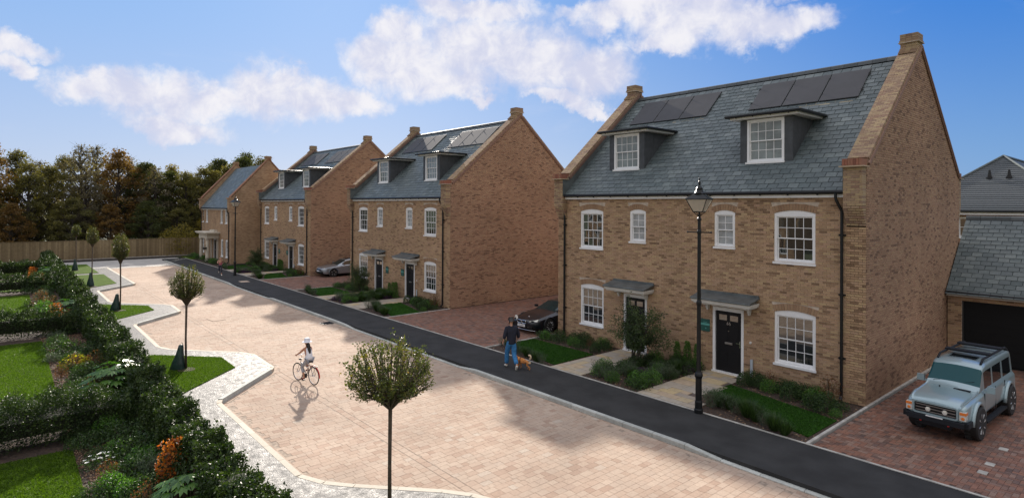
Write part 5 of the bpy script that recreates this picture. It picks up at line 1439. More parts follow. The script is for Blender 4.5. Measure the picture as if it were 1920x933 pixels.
VAR = [(k, s, wood_mesh(k, s, R=r_, low=l_, sparse=sp)) for k, s, r_, l_, sp in (('green',1,3.6,.1,0),('olive',2,3.9,.12,.3),('rust',3,3.3,.08,.3),('gold',4,3.0,.1,.3),('grey',5,3.4,.2,.72),('green',6,3.0,.3,.5),('olive',7,4.2,.05,0))]
DESC = {'green':'dark green leafy','olive':'olive green','rust':'rusty brown autumn','gold':'golden yellow autumn','grey':'thin half-bare grey'}
WT = [(-78,4.5,11.2,6),(-77,6.2,12.4,0),(-79,1.8,10.6,1),(-77.5,-.6,10.0,6),(-78,-4.0,10.4,4),(-77,8.6,12.2,1),(-77,-16,10.2,1),(-76.5,-11,9.5,4),(-77,-20.5,9.8,6),(-79,-30,12.5,2),(-83,-26,13,0),(-80,-22.5,12.6,1),(-78,-19.5,12.9,2),(-82,-17.0,12.0,6),(-86,-14.8,11.0,4),(-79,-14.2,10.2,6),(-80,-11.2,12.8,4),(-85,-9.2,13.2,4),(-79,-7.6,12.6,2),
      (-83,-6.0,11.8,4),(-80,-4.6,11.3,0),(-87,-3.2,11.0,3),(-79,-2.0,10.2,0),(-86,-.6,11.1,3),(-81,.6,9.6,6),(-88,2.2,10.2,4),(-80,3.2,9.8,3),(-84,5.0,12.6,0),(-80,7.4,12.9,5),(-86,9.0,12.8,5),(-81,10.6,11.4,1),(-85,13.5,11,6),(-82,17,11,2),(-88,21,12,1),
      (-75,-25,6.2,3),(-74,-17.5,5.8,2),(-73.5,-12.5,6.4,6),(-74,-9,5.8,2),(-73.5,-5.4,6.2,0),(-74,-2.2,5.2,6),(-73,1.2,5.2,3),(-75,-21,6,6),(-92,-24,13,1),(-93,-12,12.4,6),(-94,-3,11.5,1),(-94,7,12.5,6)]
cnt = {}
for x, y, h, v in WT:
    k, s, (cm, tm) = VAR[v]; cnt[k] = cnt.get(k, 0)+1
for i, (x, y, h, v) in enumerate(sorted(WT, key=lambda a: a[1])):
    k, s, (cm, tm) = VAR[v]; t = empty('woodland_tree', (x, y, 0), random.uniform(0, 6.28)); sc = h/12.4; t.scale = (max(sc, .62)*random.uniform(.95,1.15), max(sc, .62)*random.uniform(.95,1.15), sc)
    link('trunk', tm, t); link('crown', cm, t)
    cnt['n'+k+('s' if h < 8 else '')] = c_ = cnt.get('n'+k+('s' if h < 8 else ''), 0)+1
    tag(t, '%s %s%s tree from the left in the wood beyond the fence' % (ORD[c_-1], 'low ' if h < 8 else '', DESC[k]), 'tree', 'trees of the wood beyond the fence')
# yellow-green bush by the porch house, saplings in the verge
t = empty('golden_bush', (-66.8,-3.6,0), 0, 'yellow-green bush above the fence just left of the porch house', 'shrub'); link('foliage', leaf_mesh('bush_leaves', dome_pts(3200, 1.9, 3.2, 71, .5, 7, .1), .16, WOODS[3], .6, 71, None, .2), t); b = MB(); stems(b, 9, 1.4, 2.6, .03, 4); o = b.build('stem', m_bark2, t); o['kind'] = 'stuff'

# fence of upright boards closing the street
t = empty('board_fence', (-65.6,-20,0), 0, 'long brown close-board fence at the end of the street', 'fence')
L = []; rr = random.Random(4)
y = -28.
while y < 26: L.append((0+rr.uniform(-.004,.004), y+.06, .98+rr.uniform(-.006,.006), .02, .118, 1.80)); y += .124
o = pieces(t, 'fence_board', L, m_fence, single=False, origin=(-65.6,-20,0))
for k in range(24):
    y = -28+k*2.3; b = MB(); b.box(-.10,-.012,y-.05,y+.05,0,1.95); b.box(-.12,.03,y-.065,y+.065,1.95,1.98) if False else None; b.build('fence_post', m_fence, t)
b = MB(); b.box(-.03,.035,-28,26,1.885,1.925); b.build('fence_cap', m_fence, t)
b = MB(); b.box(-.02,.02,-28,26,0,.08); b.build('gravel_board', m_kerb2, t)
tri_fill('verge', [(-65.5,-48),(-64.9,-48),(-64.9,6),(-65.5,6)], .005, m_soil, thick=.05)
b = MB(); b.box(-66.0,-65.62,-48,6,-.1,.01)

# ------------------------------------------------------------------ lamp posts
def lamp_post(loc, label):
    t = empty('lamp_post', loc, .25, label, 'lamp post', 'black heritage lamp posts on the pavement')
    b = MB(); b.lathe([(.115,0),(.115,.10),(.10,.12),(.098,.30),(.085,.34),(.082,.92),(.10,.96),(.112,1.0),(.10,1.05),(.07,1.09),(.058,1.14),(.052,2.86),(.07,2.9),(.072,2.96),(.05,3.02),(.046,4.78),(.06,4.8),(.06,4.86),(.044,4.9),(.04,5.14),(.06,5.16),(.055,5.2),(.03,5.24),(.03,5.36)], seg=14)
    b.build('post', m_black, t, smooth=False)
    b = MB(); b.tube([(-.30,0,4.83),(.30,0,4.83)], .016, 6)
    for s in (-1, 1): b.lathe([(.005,-.03),(.03,-.01),(.03,.01),(.005,.03)], (s*.31,0,4.83), 8)
    b.build('ladder_bar', m_black, t)
    b = MB()      # four-sided lantern: corner bars, bottom and top frames, roof, crown
    zb, zt, wb, wt = 5.38, 5.72, .125, .275
    c = lambda w, z: [(w,w,z),(-w,w,z),(-w,-w,z),(w,-w,z)]
    B, T = c(wb, zb), c(wt, zt)
    for p, q in zip(B, T): b.tube([p, q], .012, 5)
    for ring, r in ((B,.013),(T,.018)):
        for k in range(4): b.tube([ring[k], ring[(k+1) % 4]], r, 5)
    for k in range(4): b.tube([B[k], (0,0,5.24)], .010, 4)
    b.tube([(0,0,5.3),(0,0,5.44)], .02, 6); b.tube([(0,0,5.44),(0,0,5.56)], .008, 5)
    b.build('lantern_frame', m_black, t)
    for k in range(4):
        q = MB(); p = [Vector(B[k]), Vector(B[(k+1) % 4]), Vector(T[(k+1) % 4]), Vector(T[k])]; m_ = sum(p, Vector())/4; nn = (p[1]-p[0]).cross(p[3]-p[0]).normalized()*.003
        q.add([tuple(v-nn) for v in p]+[tuple(v+nn) for v in p], [(3,2,1,0),(4,5,6,7),(0,1,5,4),(1,2,6,5),(2,3,7,6),(3,0,4,7)]); q.build('lantern_glass', m_lampglass, t)
    b = MB(); b.hexa([(-.30,-.30,5.72),(.30,-.30,5.72),(.30,.30,5.72),(-.30,.30,5.72),(-.12,-.12,5.86),(.12,-.12,5.86),(.12,.12,5.86),(-.12,.12,5.86)]); b.build('lantern_roof', m_black, t)
    b = MB(); b.lathe([(.155,5.85),(.165,5.875),(.13,5.895),(.085,5.96),(.09,6.0),(.06,6.05),(.025,6.07),(.025,6.12),(.04,6.14),(.03,6.19),(.012,6.22),(.012,6.25),(.022,6.265),(.0,6.29)], seg=14); b.build('finial', m_black, t); return t
lamp_post((-2.74,-3.97,0), 'tall black heritage lamp post in front of the nearest house')
lamp_post((-42.9,-4.42,0), 'far black heritage lamp post before the gable of the porch house')

# ------------------------------------------------------------------ cars
def car_loft(ST, ny=110, wheels=(), wr_=.3):
    """ST rows: y, bottom, belt, top, half width, half roof width"""
    ST = np.array(ST); ys = np.linspace(ST[0,0], ST[-1,0], ny); C = [np.interp(ys, ST[:,0], ST[:,k]) for k in range(1, 6)]
    def sm(a, k=2):
        for _ in range(k): a = np.r_[a[0], (a[:-2]+2*a[1:-1]+a[2:])/4, a[-1]]
        return a
    zb, be, tp, w, wr = [sm(c) for c in C]; rows = []
    def prof(i):
        B_, E_, T_, W_, R_ = zb[i], be[i], tp[i], w[i], wr[i]; h = E_-B_
        p = [(0,B_),(W_*.5,B_),(W_-.08,B_),(W_-.03,B_+.06)]
        for f in (.14,.22,.30,.38,.46,.54,.62,.70,.78,.86,.93): p.append((W_-.025*(2*f-1)**2, B_+h*f))
        p.append((W_-.045, E_)); k = len(p)
        hh = T_-E_; x1 = W_-.07
        for f in (.06,.16,.3,.45,.6,.75,.88): p.append((x1+(R_-x1)*f, E_+hh*f*.97))
        for f in (.0,.12,.3,.5,.75,1.): p.append((R_*(1-f)*(1-.02), T_-.02*(1-f)**3*(1 if hh > .2 else 1)+.015*f))
        return p
    pr = [prof(i) for i in range(ny)]; m_ = len(pr[0]); V = []
    for i in range(ny):
        half = [Vector((x, ys[i], z)) for x, z in pr[i]]
        full = half+[Vector((-v.x, v.y, v.z)) for v in half[-2:0:-1]]
        for v in full:
            for yw in wheels:
                if abs(v.x) > w[i]-.30 and v.z < be[i]-.05 and (v.y-yw)**2+(v.z-wr_)**2 < (wr_+.045)**2: v.x = math.copysign(w[i]-.30, v.x)
        V.append(full)
    return ys, V, m_, (zb, be, tp, w, wr)
def car(loc, rz, name_label, ST, wheels, wr_, paint, wtrack, glassY, shieldY, rearY, tyre_w=.2, spokes=7, screen=None):
    t = empty('parked_car', loc, rz, name_label, 'car'); ys, V, m_, (zb, be, tp, w, wr) = car_loft(ST, 110, wheels, wr_)
    n = len(V[0]); body = MB(); glass = MB(); sideg = MB(); dark = MB()
    vs = [v for r_ in V for v in r_]; F = {'b': [], 'g': [], 's': [], 'd': []}
    for i in range(len(V)-1):
        ym = (ys[i]+ys[i+1])/2
        for k in range(n):
            kk = k if k < m_ else n-k-1; k2 = min(k, n-1-k) if k >= m_ else k
            row = k if k < m_-1 else (n-1-k)
            q = (i*n+k, i*n+(k+1) % n, (i+1)*n+(k+1) % n, (i+1)*n+k); key = 'b'
            a, c = V[i][k], V[i][(k+1) % n]
            inw = min(abs(a.x), abs(c.x)) < w[i]-.28 and row < 14 and any((ym-yw)**2+((a.z+c.z)/2-wr_)**2 < (wr_+.06)**2 for yw in wheels)
            if inw: key = 'd'
            elif row <= 2: key = 'd'
            elif 16 <= row <= 20 and any(g0 < ym < g1 for g0, g1 in glassY) and tp[i]-be[i] > .12: key = 's%d%d' % ([g0 < ym < g1 for g0, g1 in glassY].index(True), a.x > 0)
            elif row >= 22 and shieldY[0] < ym < shieldY[1]: key = 'g'
            elif row >= 22 and rearY[0] < ym < rearY[1]: key = 's'
            F.setdefault(key, []).append(q[::-1])
    e0 = tuple(range(n)); e1 = tuple(range((len(V)-1)*n, len(V)*n)); F['b'] += [e0, e1[::-1]]
    def sub(keys, name, mat, smooth=True):
        used = sorted({j for q in keys for j in q}); mp = {j: a for a, j in enumerate(used)}; b = MB(); b.add([vs[j] for j in used], [tuple(mp[j] for j in q) for q in keys]); return b.build(name, mat, t, smooth=smooth)
    bo = sub(F['b'], 'body', paint)
    bo.data.polygons[len(F['b'])-1].use_smooth = False; bo.data.polygons[len(F['b'])-2].use_smooth = False
    sub(F['d'], 'underbody', m_plastic); sub(F['g'], 'windscreen', screen or m_carglass)
    if F['s']: sub(F['s'], 'rear_window', m_carglass_dark)
    for kk_ in [q for q in F if len(q) == 3]: sub(F[kk_], 'side_window', m_carglass_dark)
    for yw in wheels:
        for s in (-1, 1):
            b = MB(); tw = tyre_w; x0 = wtrack-tw/2; r = wr_
            b.lathe([(r*.62,x0),(r*.93,x0),(r,x0+.03),(r,x0+tw-.03),(r*.93,x0+tw),(r*.62,x0+tw)] , (0,yw,r), 28, axis='x')
            if s < 0: b.v = [(-x, y, z) for x, y, z in b.v]; b.f = [q[::-1] for q in b.f]
            if tyre_w > .22:
                for k in range(26): a = 2*PI*k/26; cy_, cz_ = yw+math.cos(a)*r, r+math.sin(a)*r; b.box(s*(x0+.0), s*(x0+tw*.45), cy_-.02, cy_+.02, cz_-.016, cz_+.016) if s > 0 else b.box(s*(x0+tw*.45), s*x0, cy_-.02, cy_+.02, cz_-.016, cz_+.016)
            wobj = b.build('wheel', m_rubber, t)
            b = MB(); xr = s*(x0+tw-.015)
            ring = [(r*.60,0),(r*.66,.02),(r*.64,-.04),(r*.58,-.06)]
            pts = [(0+math.cos(2*PI*k/28)*0,0,0) for k in range(1)]
            b.tube([(xr, yw+math.cos(2*PI*k/24)*r*.62, r+math.sin(2*PI*k/24)*r*.62) for k in range(25)], .016, 6)
            for k in range(spokes):
                a = 2*PI*k/spokes+.2; b.tube([(xr-s*.02, yw, r),(xr-s*.004, yw+math.cos(a)*r*.35, r+math.sin(a)*r*.35),(xr, yw+math.cos(a)*r*.62, r+math.sin(a)*r*.62)], [.03,.022,.028], 5)
            b.lathe([(.0,-.03),(.055,-.03),(.055,.0),(.03,.008),(0,.01)], (xr,yw,r), 12, axis='x')
            b.build('rim', m_rim, wobj)
            b = MB(); b.lathe([(0,-.02),(r*.6,-.02),(r*.6,-.01),(0,-.01)], (xr-s*.05,yw,r), 20, axis='x'); b.build('brake_disc', m_plastic, wobj)
    return t
# pale off-road car on the near drive
SU = [(0,.52,.84,.87,.56,.50),(.05,.46,.90,.94,.60,.52),(.3,.44,.93,.99,.62,.54),(1.15,.42,.97,1.04,.62,.55),(1.25,.42,.98,1.08,.62,.55),(1.62,.42,.99,1.57,.62,.51),(1.85,.42,.99,1.62,.62,.51),
      (3.0,.42,1.0,1.63,.62,.51),(4.1,.42,1.0,1.62,.62,.50),(4.36,.40,1.0,1.57,.62,.49),(4.42,.48,.98,1.45,.59,.47)]
s1 = car((1.92,-1.28,0), -.045, 'pale blue silver off-road car with roof bars, parked on the near drive before the garage', SU, (.80,3.62), .395, m_suv, .575, [(1.66,2.30),(2.44,3.20),(3.38,4.12)], (1.29,1.60), (9,9), .27, 8)
s1.name = 'off_road_car'
def part(name, mat, fn, parent, smooth=False): b = MB(); fn(b); return b.build(name, mat, parent, smooth=smooth)
for yw in (.80,3.62):
    for s in (-1,1):
        part('wheel_arch', m_suv, lambda b: b.tube([(s*.635, yw+math.cos(a)*.475, .395+math.sin(a)*.475) for a in [PI*k/12-.05 for k in range(13)]], .05, 8), s1, True)
part('bumper', m_plastic, lambda b: (b.hexa([(-.56,-.12,.44),(.56,-.12,.44),(.62,.12,.44),(-.62,.12,.44),(-.58,-.12,.55),(.58,-.12,.55),(.64,.10,.57),(-.64,.10,.57)]), b.box(-.66,-.52,-.04,.28,.44,.565), b.box(.52,.66,-.04,.28,.44,.565), b.hexa([(-.30,-.05,.32),(.30,-.05,.32),(.3,.1,.34),(-.3,.1,.34),(-.38,-.09,.439),(.38,-.09,.439),(.38,.1,.439),(-.38,.1,.439)])), s1)
def rrect(w, h, r, n=5): 
    o = []
    for cx_, cz_, a0 in ((w-r,h-r,0),(-w+r,h-r,PI/2),(-w+r,-h+r,PI),(w-r,-h+r,1.5*PI)):
        for k in range(n+1): a = a0+PI/2*k/n; o.append((cx_+r*math.cos(a), cz_+r*math.sin(a)))
    return o
def frame_ring(b, w, h, r, t_, y0, y1, cz):
    o, i_ = rrect(w,h,r), rrect(w-t_,h-t_,max(.01,r-t_)); n = len(o)
    V_ = [(x,y0,z+cz) for x,z in o]+[(x,y0,z+cz) for x,z in i_]+[(x,y1,z+cz) for x,z in o]+[(x,y1,z+cz) for x,z in i_]; F_ = []
    for k in range(n): j = (k+1) % n; F_ += [(k,j,n+j,n+k),(k,2*n+k,2*n+j,j),(n+k,n+j,3*n+j,3*n+k)]
    b.add(V_, [f[::-1] for f in F_])
g_ = part('grille', m_black, lambda b: b.box(-.42,.42,-.012,.03,.58,.84), s1)
part('grille_frame', m_suv, lambda b: frame_ring(b,.46,.15,.07,.038,-.06,.02,.72), g_)
part('grille_bar', m_steel, lambda b: [b.box(-.40,.40,-.03,-.014,.635+k*.07,.65+k*.07) for k in range(3)], g_)
for s in (-.17,.17): part('fog_lamp', m_clear, lambda b: b.lathe([(0,-.05),(.05,-.045),(.055,-.02),(.055,.0)], (s+.02,0,.70), 14, axis='y'), s1)
for s in (-1,1):
    part('headlight', m_clear, lambda b: b.box(min(s*.47,s*.60),max(s*.47,s*.60),-.03,.12,.60,.80), s1)
    part('indicator', m_amber, lambda b: (b.box(min(s*.48,s*.605),max(s*.48,s*.605),-.038,.115,.73,.79), b.lathe([(0,-.045),(.035,-.04),(.035,.0)], (s*.54,0,.655), 12, axis='y')), s1)
    part('wing_mirror', m_suv, lambda b: (b.box(min(s*.66,s*.82),max(s*.66,s*.82),1.42,1.52,1.0,1.16), b.box(min(s*.58,s*.67),max(s*.58,s*.67),1.44,1.49,1.0,1.05)), s1)
    part('roof_rail', m_plastic, lambda b: b.tube([(s*.45,1.75,1.60),(s*.45,1.95,1.70),(s*.45,4.0,1.70),(s*.45,4.25,1.60)], .028, 7), s1)
    part('side_step', m_plastic, lambda b: b.box(min(s*.58,s*.70),max(s*.58,s*.70),1.30,3.1,.30,.35), s1)
    for yy in (2.26,3.14): part('door_handle', m_chrome, lambda b: b.box(min(s*.60,s*.635),max(s*.60,s*.635),yy-.07,yy+.07,.86,.885), s1)
    part('door_seam', m_plastic, lambda b: [b.box(min(s*.6,s*.6205),max(s*.6,s*.6205),yy,yy+.008,.42,.98) for yy in (1.42,2.38,3.26)], s1)
part('roof_bar', m_plastic, lambda b: (b.box(-.48,.48,2.42,2.66,1.705,1.755), b.box(-.48,.48,3.45,3.70,1.705,1.755)), s1)
part('sunroof', m_carglass_dark, lambda b: b.box(-.28,.28,2.05,2.40,1.640,1.648), s1)
part('number_plate', m_plate, lambda b: b.box(-.17,.17,-.115,-.10,.50,.575), s1)
part('bonnet_vent', m_plastic, lambda b: (b.box(.08,.42,1.02,1.10,1.045,1.056), b.lathe([(.018,0),(.018,.03),(0,.03)], (-.2,1.0,1.04), 8)), s1)
part('wiper', m_plastic, lambda b: (b.tube([(-.42,1.27,1.11),(.02,1.36,1.22)], .008, 4), b.tube([(.0,1.27,1.11),(.42,1.36,1.22)], .008, 4)), s1)
part('tow_light', m_red, lambda b: (b.box(-.30,-.26,-.105,-.09,.41,.44), b.box(.26,.30,-.105,-.09,.41,.44)), s1)

CP = [(0,.30,.46,.49,.50,.42),(.07,.20,.52,.56,.66,.50),(.3,.16,.58,.63,.79,.60),(.75,.15,.66,.73,.85,.66),(1.3,.15,.72,.81,.85,.64),(1.42,.15,.73,.84,.85,.62),(2.1,.15,.78,1.16,.85,.52),(2.55,.15,.80,1.21,.85,.50),
      (3.2,.15,.83,1.14,.86,.50),(3.85,.17,.83,.93,.85,.58),(4.15,.22,.80,.85,.80,.58),(4.28,.34,.70,.74,.66,.5)]
s2 = car((-13.16,-.98,0), .02, 'glossy black sports car on the red block drive left of the nearest house', CP, (.86,3.42), .315, m_car, .745, [(1.85,2.75),(2.85,3.3)], (1.42,2.12), (2.9,3.75), .2, 10, m_screen)
s2.name = 'sports_car'
def kidney(b, x0): 
    pts = rrect(.125,.062,.05,5); pts = [(x+x0, z) for x, z in pts]; n = len(pts); b.tube([(x,-.035-.02*abs(x)*0,z+.50) for x,z in pts]+[(pts[0][0],-.035,pts[0][1]+.50)], .012, 5)
k_ = part('grille', m_black, lambda b: b.box(-.27,.27,-.028,.02,.445,.555), s2)
for s in (-1,1): part('grille_ring', m_chrome, lambda b: kidney(b, s*.14), k_)
part('number_plate', m_plate, lambda b: b.box(-.22,.22,-.075,-.05,.30,.40), s2)
part('plate_mark', m_car, lambda b: [b.box(-.16+k*.05,-.135+k*.05,-.077,-.0752,.33,.37) for k in range(7)], s2)
part('bonnet_badge', m_chrome, lambda b: b.lathe([(.045,0),(.04,.012),(0,.014)], (0,.42,.665), 14), s2)
for s in (-1,1):
    part('headlight', m_clear, lambda b: b.hexa([(s*.40,.03,.50),(s*.72,.20,.55),(s*.72,.24,.55),(s*.40,.10,.50),(s*.40,.03,.56),(s*.74,.26,.645),(s*.72,.34,.645),(s*.40,.14,.56)] if s > 0 else [(s*.72,.20,.55),(s*.40,.03,.50),(s*.40,.10,.50),(s*.72,.24,.55),(s*.74,.26,.645),(s*.40,.03,.56),(s*.40,.14,.56),(s*.72,.34,.645)]), s2)
    part('headlight_lens', m_black, lambda b: b.box(min(s*.50,s*.58),max(s*.50,s*.58),.06,.12,.535,.575), s2)
    part('air_intake', m_black, lambda b: b.box(min(s*.30,s*.62),max(s*.30,s*.62),-.01,.2,.24,.36), s2)
    part('intake_trim', m_chrome, lambda b: b.tube([(s*.34,-.02,.30),(s*.52,.02,.30),(s*.62,.08,.315)], .008, 4), s2)
    part('wing_mirror', m_car, lambda b: b.hexa([(s*.86-.06,1.62,.86),(s*.86+.07,1.62,.86),(s*.86+.07,1.76,.86),(s*.86-.06,1.76,.86),(s*.86-.05,1.63,.97),(s*.86+.06,1.63,.96),(s*.86+.06,1.75,.96),(s*.86-.05,1.75,.97)]), s2)
    for yw in (.86,3.42): part('wheel_arch', m_car, lambda b: b.tube([(s*.84, yw+math.cos(a)*.365, .315+math.sin(a)*.365) for a in [PI*k/12-.15 for k in range(15)]], .022, 6), s2, True)
part('splitter', m_steel, lambda b: b.tube([(-.72,.08,.17),(-.4,-.0,.17),(.4,-.0,.17),(.72,.08,.17)], .012, 5), s2)
SE = [(0,.34,.58,.62,.52,.44),(.06,.22,.64,.69,.68,.52),(.3,.18,.68,.75,.78,.60),(.9,.17,.76,.84,.82,.62),(1.2,.17,.78,.88,.82,.6),(1.95,.17,.86,1.26,.82,.52),(2.5,.17,.88,1.34,.82,.52),(3.3,.17,.90,1.30,.82,.52),(3.9,.18,.92,1.05,.82,.55),(4.3,.25,.9,.97,.78,.55),(4.42,.4,.75,.8,.66,.5)]
s3 = car((-38.02,.28,0), .0, 'silver saloon car on the drive between the second and third house', SE, (.85,3.5), .325, m_car2, .71, [(1.65,2.55),(2.68,3.5)], (1.2,1.92), (3.4,3.85), .2, 5, m_screen)
s3.name = 'saloon_car'
part('grille', m_black, lambda b: (b.box(-.30,.30,-.03,.02,.50,.61), b.box(-.34,.34,-.04,.02,.28,.40)), s3)
part('grille_frame', m_chrome, lambda b: b.tube([(-.31,-.035,.49),(.31,-.035,.49),(.31,-.035,.62),(-.31,-.035,.62),(-.31,-.035,.49)], .012, 5), s3)
part('number_plate', m_plate, lambda b: b.box(-.22,.22,-.06,-.045,.42,.49), s3)
for s in (-1,1):
    part('headlight', m_clear, lambda b: b.hexa([(s*.42,.0,.58),(s*.68,.13,.62),(s*.68,.2,.62),(s*.42,.08,.58),(s*.42,.0,.64),(s*.70,.22,.72),(s*.68,.3,.72),(s*.42,.1,.65)] if s > 0 else [(s*.68,.13,.62),(s*.42,.0,.58),(s*.42,.08,.58),(s*.68,.2,.62),(s*.70,.22,.72),(s*.42,.0,.64),(s*.42,.1,.65),(s*.68,.3,.72)]), s3)
    part('fog_lamp_recess', m_black, lambda b: b.box(min(s*.44,s*.66),max(s*.44,s*.66),.0,.2,.34,.44), s3)
    part('wing_mirror', m_car2, lambda b: b.box(min(s*.80,s*.94),max(s*.80,s*.94),1.5,1.6,.92,1.02), s3)
    part('door_handle', m_chrome, lambda b: (b.box(min(s*.80,s*.83),max(s*.80,s*.83),2.38,2.5,.80,.82), b.box(min(s*.80,s*.83),max(s*.80,s*.83),3.25,3.37,.81,.83)), s3)
    for yw in (.85,3.5): part('wheel_arch', m_car2, lambda b: b.tube([(s*.81, yw+math.cos(a)*.375, .325+math.sin(a)*.375) for a in [PI*k/12-.15 for k in range(15)]], .022, 6), s3, True)
part('sunroof', m_carglass_dark, lambda b: b.box(-.32,.32,2.1,2.5,1.325,1.345), s3)
#CARSEND
# ------------------------------------------------------------------ people and the dog
def skin(name, J, E_, mat, parent, root=None, sub=2):
    names = list(J); idx = {n: i for i, n in enumerate(names)}
    me = bpy.data.meshes.new(name+'_cage'); me.from_pydata([J[n][:3] for n in names], [(idx[a], idx[b]) for a, b in E_], [])
    o = bpy.data.objects.new(name+'_cage', me); COL.objects.link(o)
    m_ = o.modifiers.new('skin', 'SKIN'); m_.use_smooth_shade = True
    if not me.skin_vertices: me.skin_vertices.new() if hasattr(me.skin_vertices, 'new') else None
    for i, n in enumerate(names):
        r = J[n][3]; r = (r, r) if not isinstance(r, tuple) else r
        me.skin_vertices[0].data[i].radius = r; me.skin_vertices[0].data[i].use_root = (n == (root or names[0]))
    s = o.modifiers.new('sub', 'SUBSURF'); s.levels = sub; s.render_levels = sub
    dg = bpy.context.evaluated_depsgraph_get(); dg.update(); nm = bpy.data.meshes.new_from_object(o.evaluated_get(dg)); nm.name = name
    nm.materials.clear(); nm.materials.append(mat); nm.polygons.foreach_set('use_smooth', [True]*len(nm.polygons)); bpy.data.objects.remove(o)
    return link(name, nm, parent)
def hand(J, E_, key, wr, d, side, curl=.5):
    """palm and five fingers grown from joint key; d: direction of the hand, side: towards the thumb"""
    d = Vector(d).normalized(); s = Vector(side); s = (s-d*s.dot(d)).normalized(); n = d.cross(s)
    w = Vector(wr); J[key+'_palm'] = (*(w+d*.055), (.026,.018)); E_.append((key, key+'_palm'))
    for k, (o_, l) in enumerate(((.030,.062),(.011,.072),(-.009,.067),(-.028,.052))):
        b_ = w+d*.085+s*o_; m_ = b_+d*l*.5+n*l*.22*curl; e_ = m_+d*l*.3*(1-curl*.5)+n*l*.55*curl
        J['%s_f%da' % (key, k)] = (*b_, .0095); J['%s_f%db' % (key, k)] = (*m_, .0085); J['%s_f%dc' % (key, k)] = (*e_, .007)
        E_ += [(key+'_palm', '%s_f%da' % (key, k)), ('%s_f%da' % (key, k), '%s_f%db' % (key, k)), ('%s_f%db' % (key, k), '%s_f%dc' % (key, k))]
    t1 = w+d*.04+s*.036; t2 = t1+d*.035+s*.012+n*.01
    J[key+'_t1'] = (*t1, .011); J[key+'_t2'] = (*t2, .009); E_ += [(key+'_palm', key+'_t1'), (key+'_t1', key+'_t2')]
def head_parts(t, c, fwd, skinm):
    """eyes, nose, mouth and ears on a head centred at c and looking along fwd"""
    c = Vector(c); f = Vector(fwd).normalized(); s = Vector((0,0,1)).cross(f).normalized(); u = f.cross(s)
    b = MB()
    for k in (-1, 1): p = c+f*.088+s*.032*k+u*.005; b.lathe([(0,-.010),(.010,-.004),(.010,.004),(0,.010)], tuple(p), 8)
    b.build('eyes', m_hair, t)
    b = MB(); p = c+f*.092-u*.022; b.hexa([tuple(p+f*.0-s*.014-u*.02), tuple(p+f*.024-s*.010-u*.02), tuple(p+f*.024+s*.010-u*.02), tuple(p-f*.0+s*.014-u*.02), tuple(p-s*.006+u*.025), tuple(p+f*.006-s*.004+u*.025), tuple(p+f*.006+s*.004+u*.025), tuple(p+s*.006+u*.025)])
    for k in (-1, 1): q = c+s*.082*k-u*.01; b.lathe([(0,-.028),(.012,-.015),(.014,.01),(0,.028)], tuple(q), 8)
    b.build('nose_and_ears', skinm, t)
    b = MB(); p = c+f*.090-u*.062; b.box(*sorted((p.x-.004-abs(f.y)*.02, p.x+.004+abs(f.y)*.02)), *sorted((p.y-.004-abs(f.x)*.022, p.y+.004+abs(f.x)*.022)), p.z-.004, p.z+.004); b.build('mouth', m_red, t)
def person(loc, rz, sc, label, P, clothes, headf=(1,0,0), skinm=None, hair=None):
    t = empty('person', loc, rz, label, 'person'); t.scale = (sc,)*3; sm = skinm or m_skin
    J = {}; E_ = []
    def j(n, p, r): J[n] = (*p, r)
    j('pelvis', P['pelvis'], (.12,.10)); j('waist', P['waist'], (.11,.09)); j('chest', P['chest'], (.135,.10)); j('neck', P['neck'], .052); 
    hd = Vector(P['head']); j('jaw', hd-Vector((0,0,.075)), .060); j('skull', hd, .088); j('crown', hd+Vector((0,0,.06)), .070)
    E_ += [('pelvis','waist'),('waist','chest'),('chest','neck'),('neck','jaw'),('jaw','skull'),('skull','crown')]
    for s in 'LR':
        j('sh'+s, P['sh'+s], .056); j('el'+s, P['el'+s], .038); j('wr'+s, P['wr'+s], .025); E_ += [('chest','sh'+s),('sh'+s,'el'+s),('el'+s,'wr'+s)]
        d = Vector(P['wr'+s])-Vector(P['el'+s]); hand(J, E_, 'wr'+s, P['wr'+s], P.get('hd'+s, d), (1,0,.2), P.get('curl', .6))
        j('hp'+s, P['hp'+s], .082); j('kn'+s, P['kn'+s], .054); j('cf'+s, Vector(P['kn'+s]).lerp(Vector(P['an'+s]), .35), .050); j('an'+s, P['an'+s], .034); j('to'+s, P['to'+s], (.034,.022))
        E_ += [('pelvis','hp'+s),('hp'+s,'kn'+s),('kn'+s,'cf'+s),('cf'+s,'an'+s),('an'+s,'to'+s)]
    skin('body', J, E_, sm, t, 'pelvis'); head_parts(t, P['head'], headf, sm)
    for c in clothes: skin(c[0], c[1], c[2], c[3], t, None, 2)
    for s in 'LR':     # shoes
        a, o_ = Vector(P['an'+s]), Vector(P['to'+s]); d = (o_-a); heel = a-d.normalized()*.02+Vector((0,0,-.0))
        dirf = (o_-a).normalized(); b_ = a.lerp(o_, .1)+Vector((0,0,-.03)) if abs(d.z) < .12 else a.lerp(o_, .2)
        skin('shoe', {'h': (*(a+Vector((0,0,-.035))-dirf*.03), (.044,.042)), 'm': (*a.lerp(o_, .55), (.046,.040)), 't': (*(o_+dirf*.04), (.038,.028))}, [('h','m'),('m','t')], P['shoe'], t, None, 2)
    return t
def vadd(a, b): return tuple(Vector(a)+Vector(b))
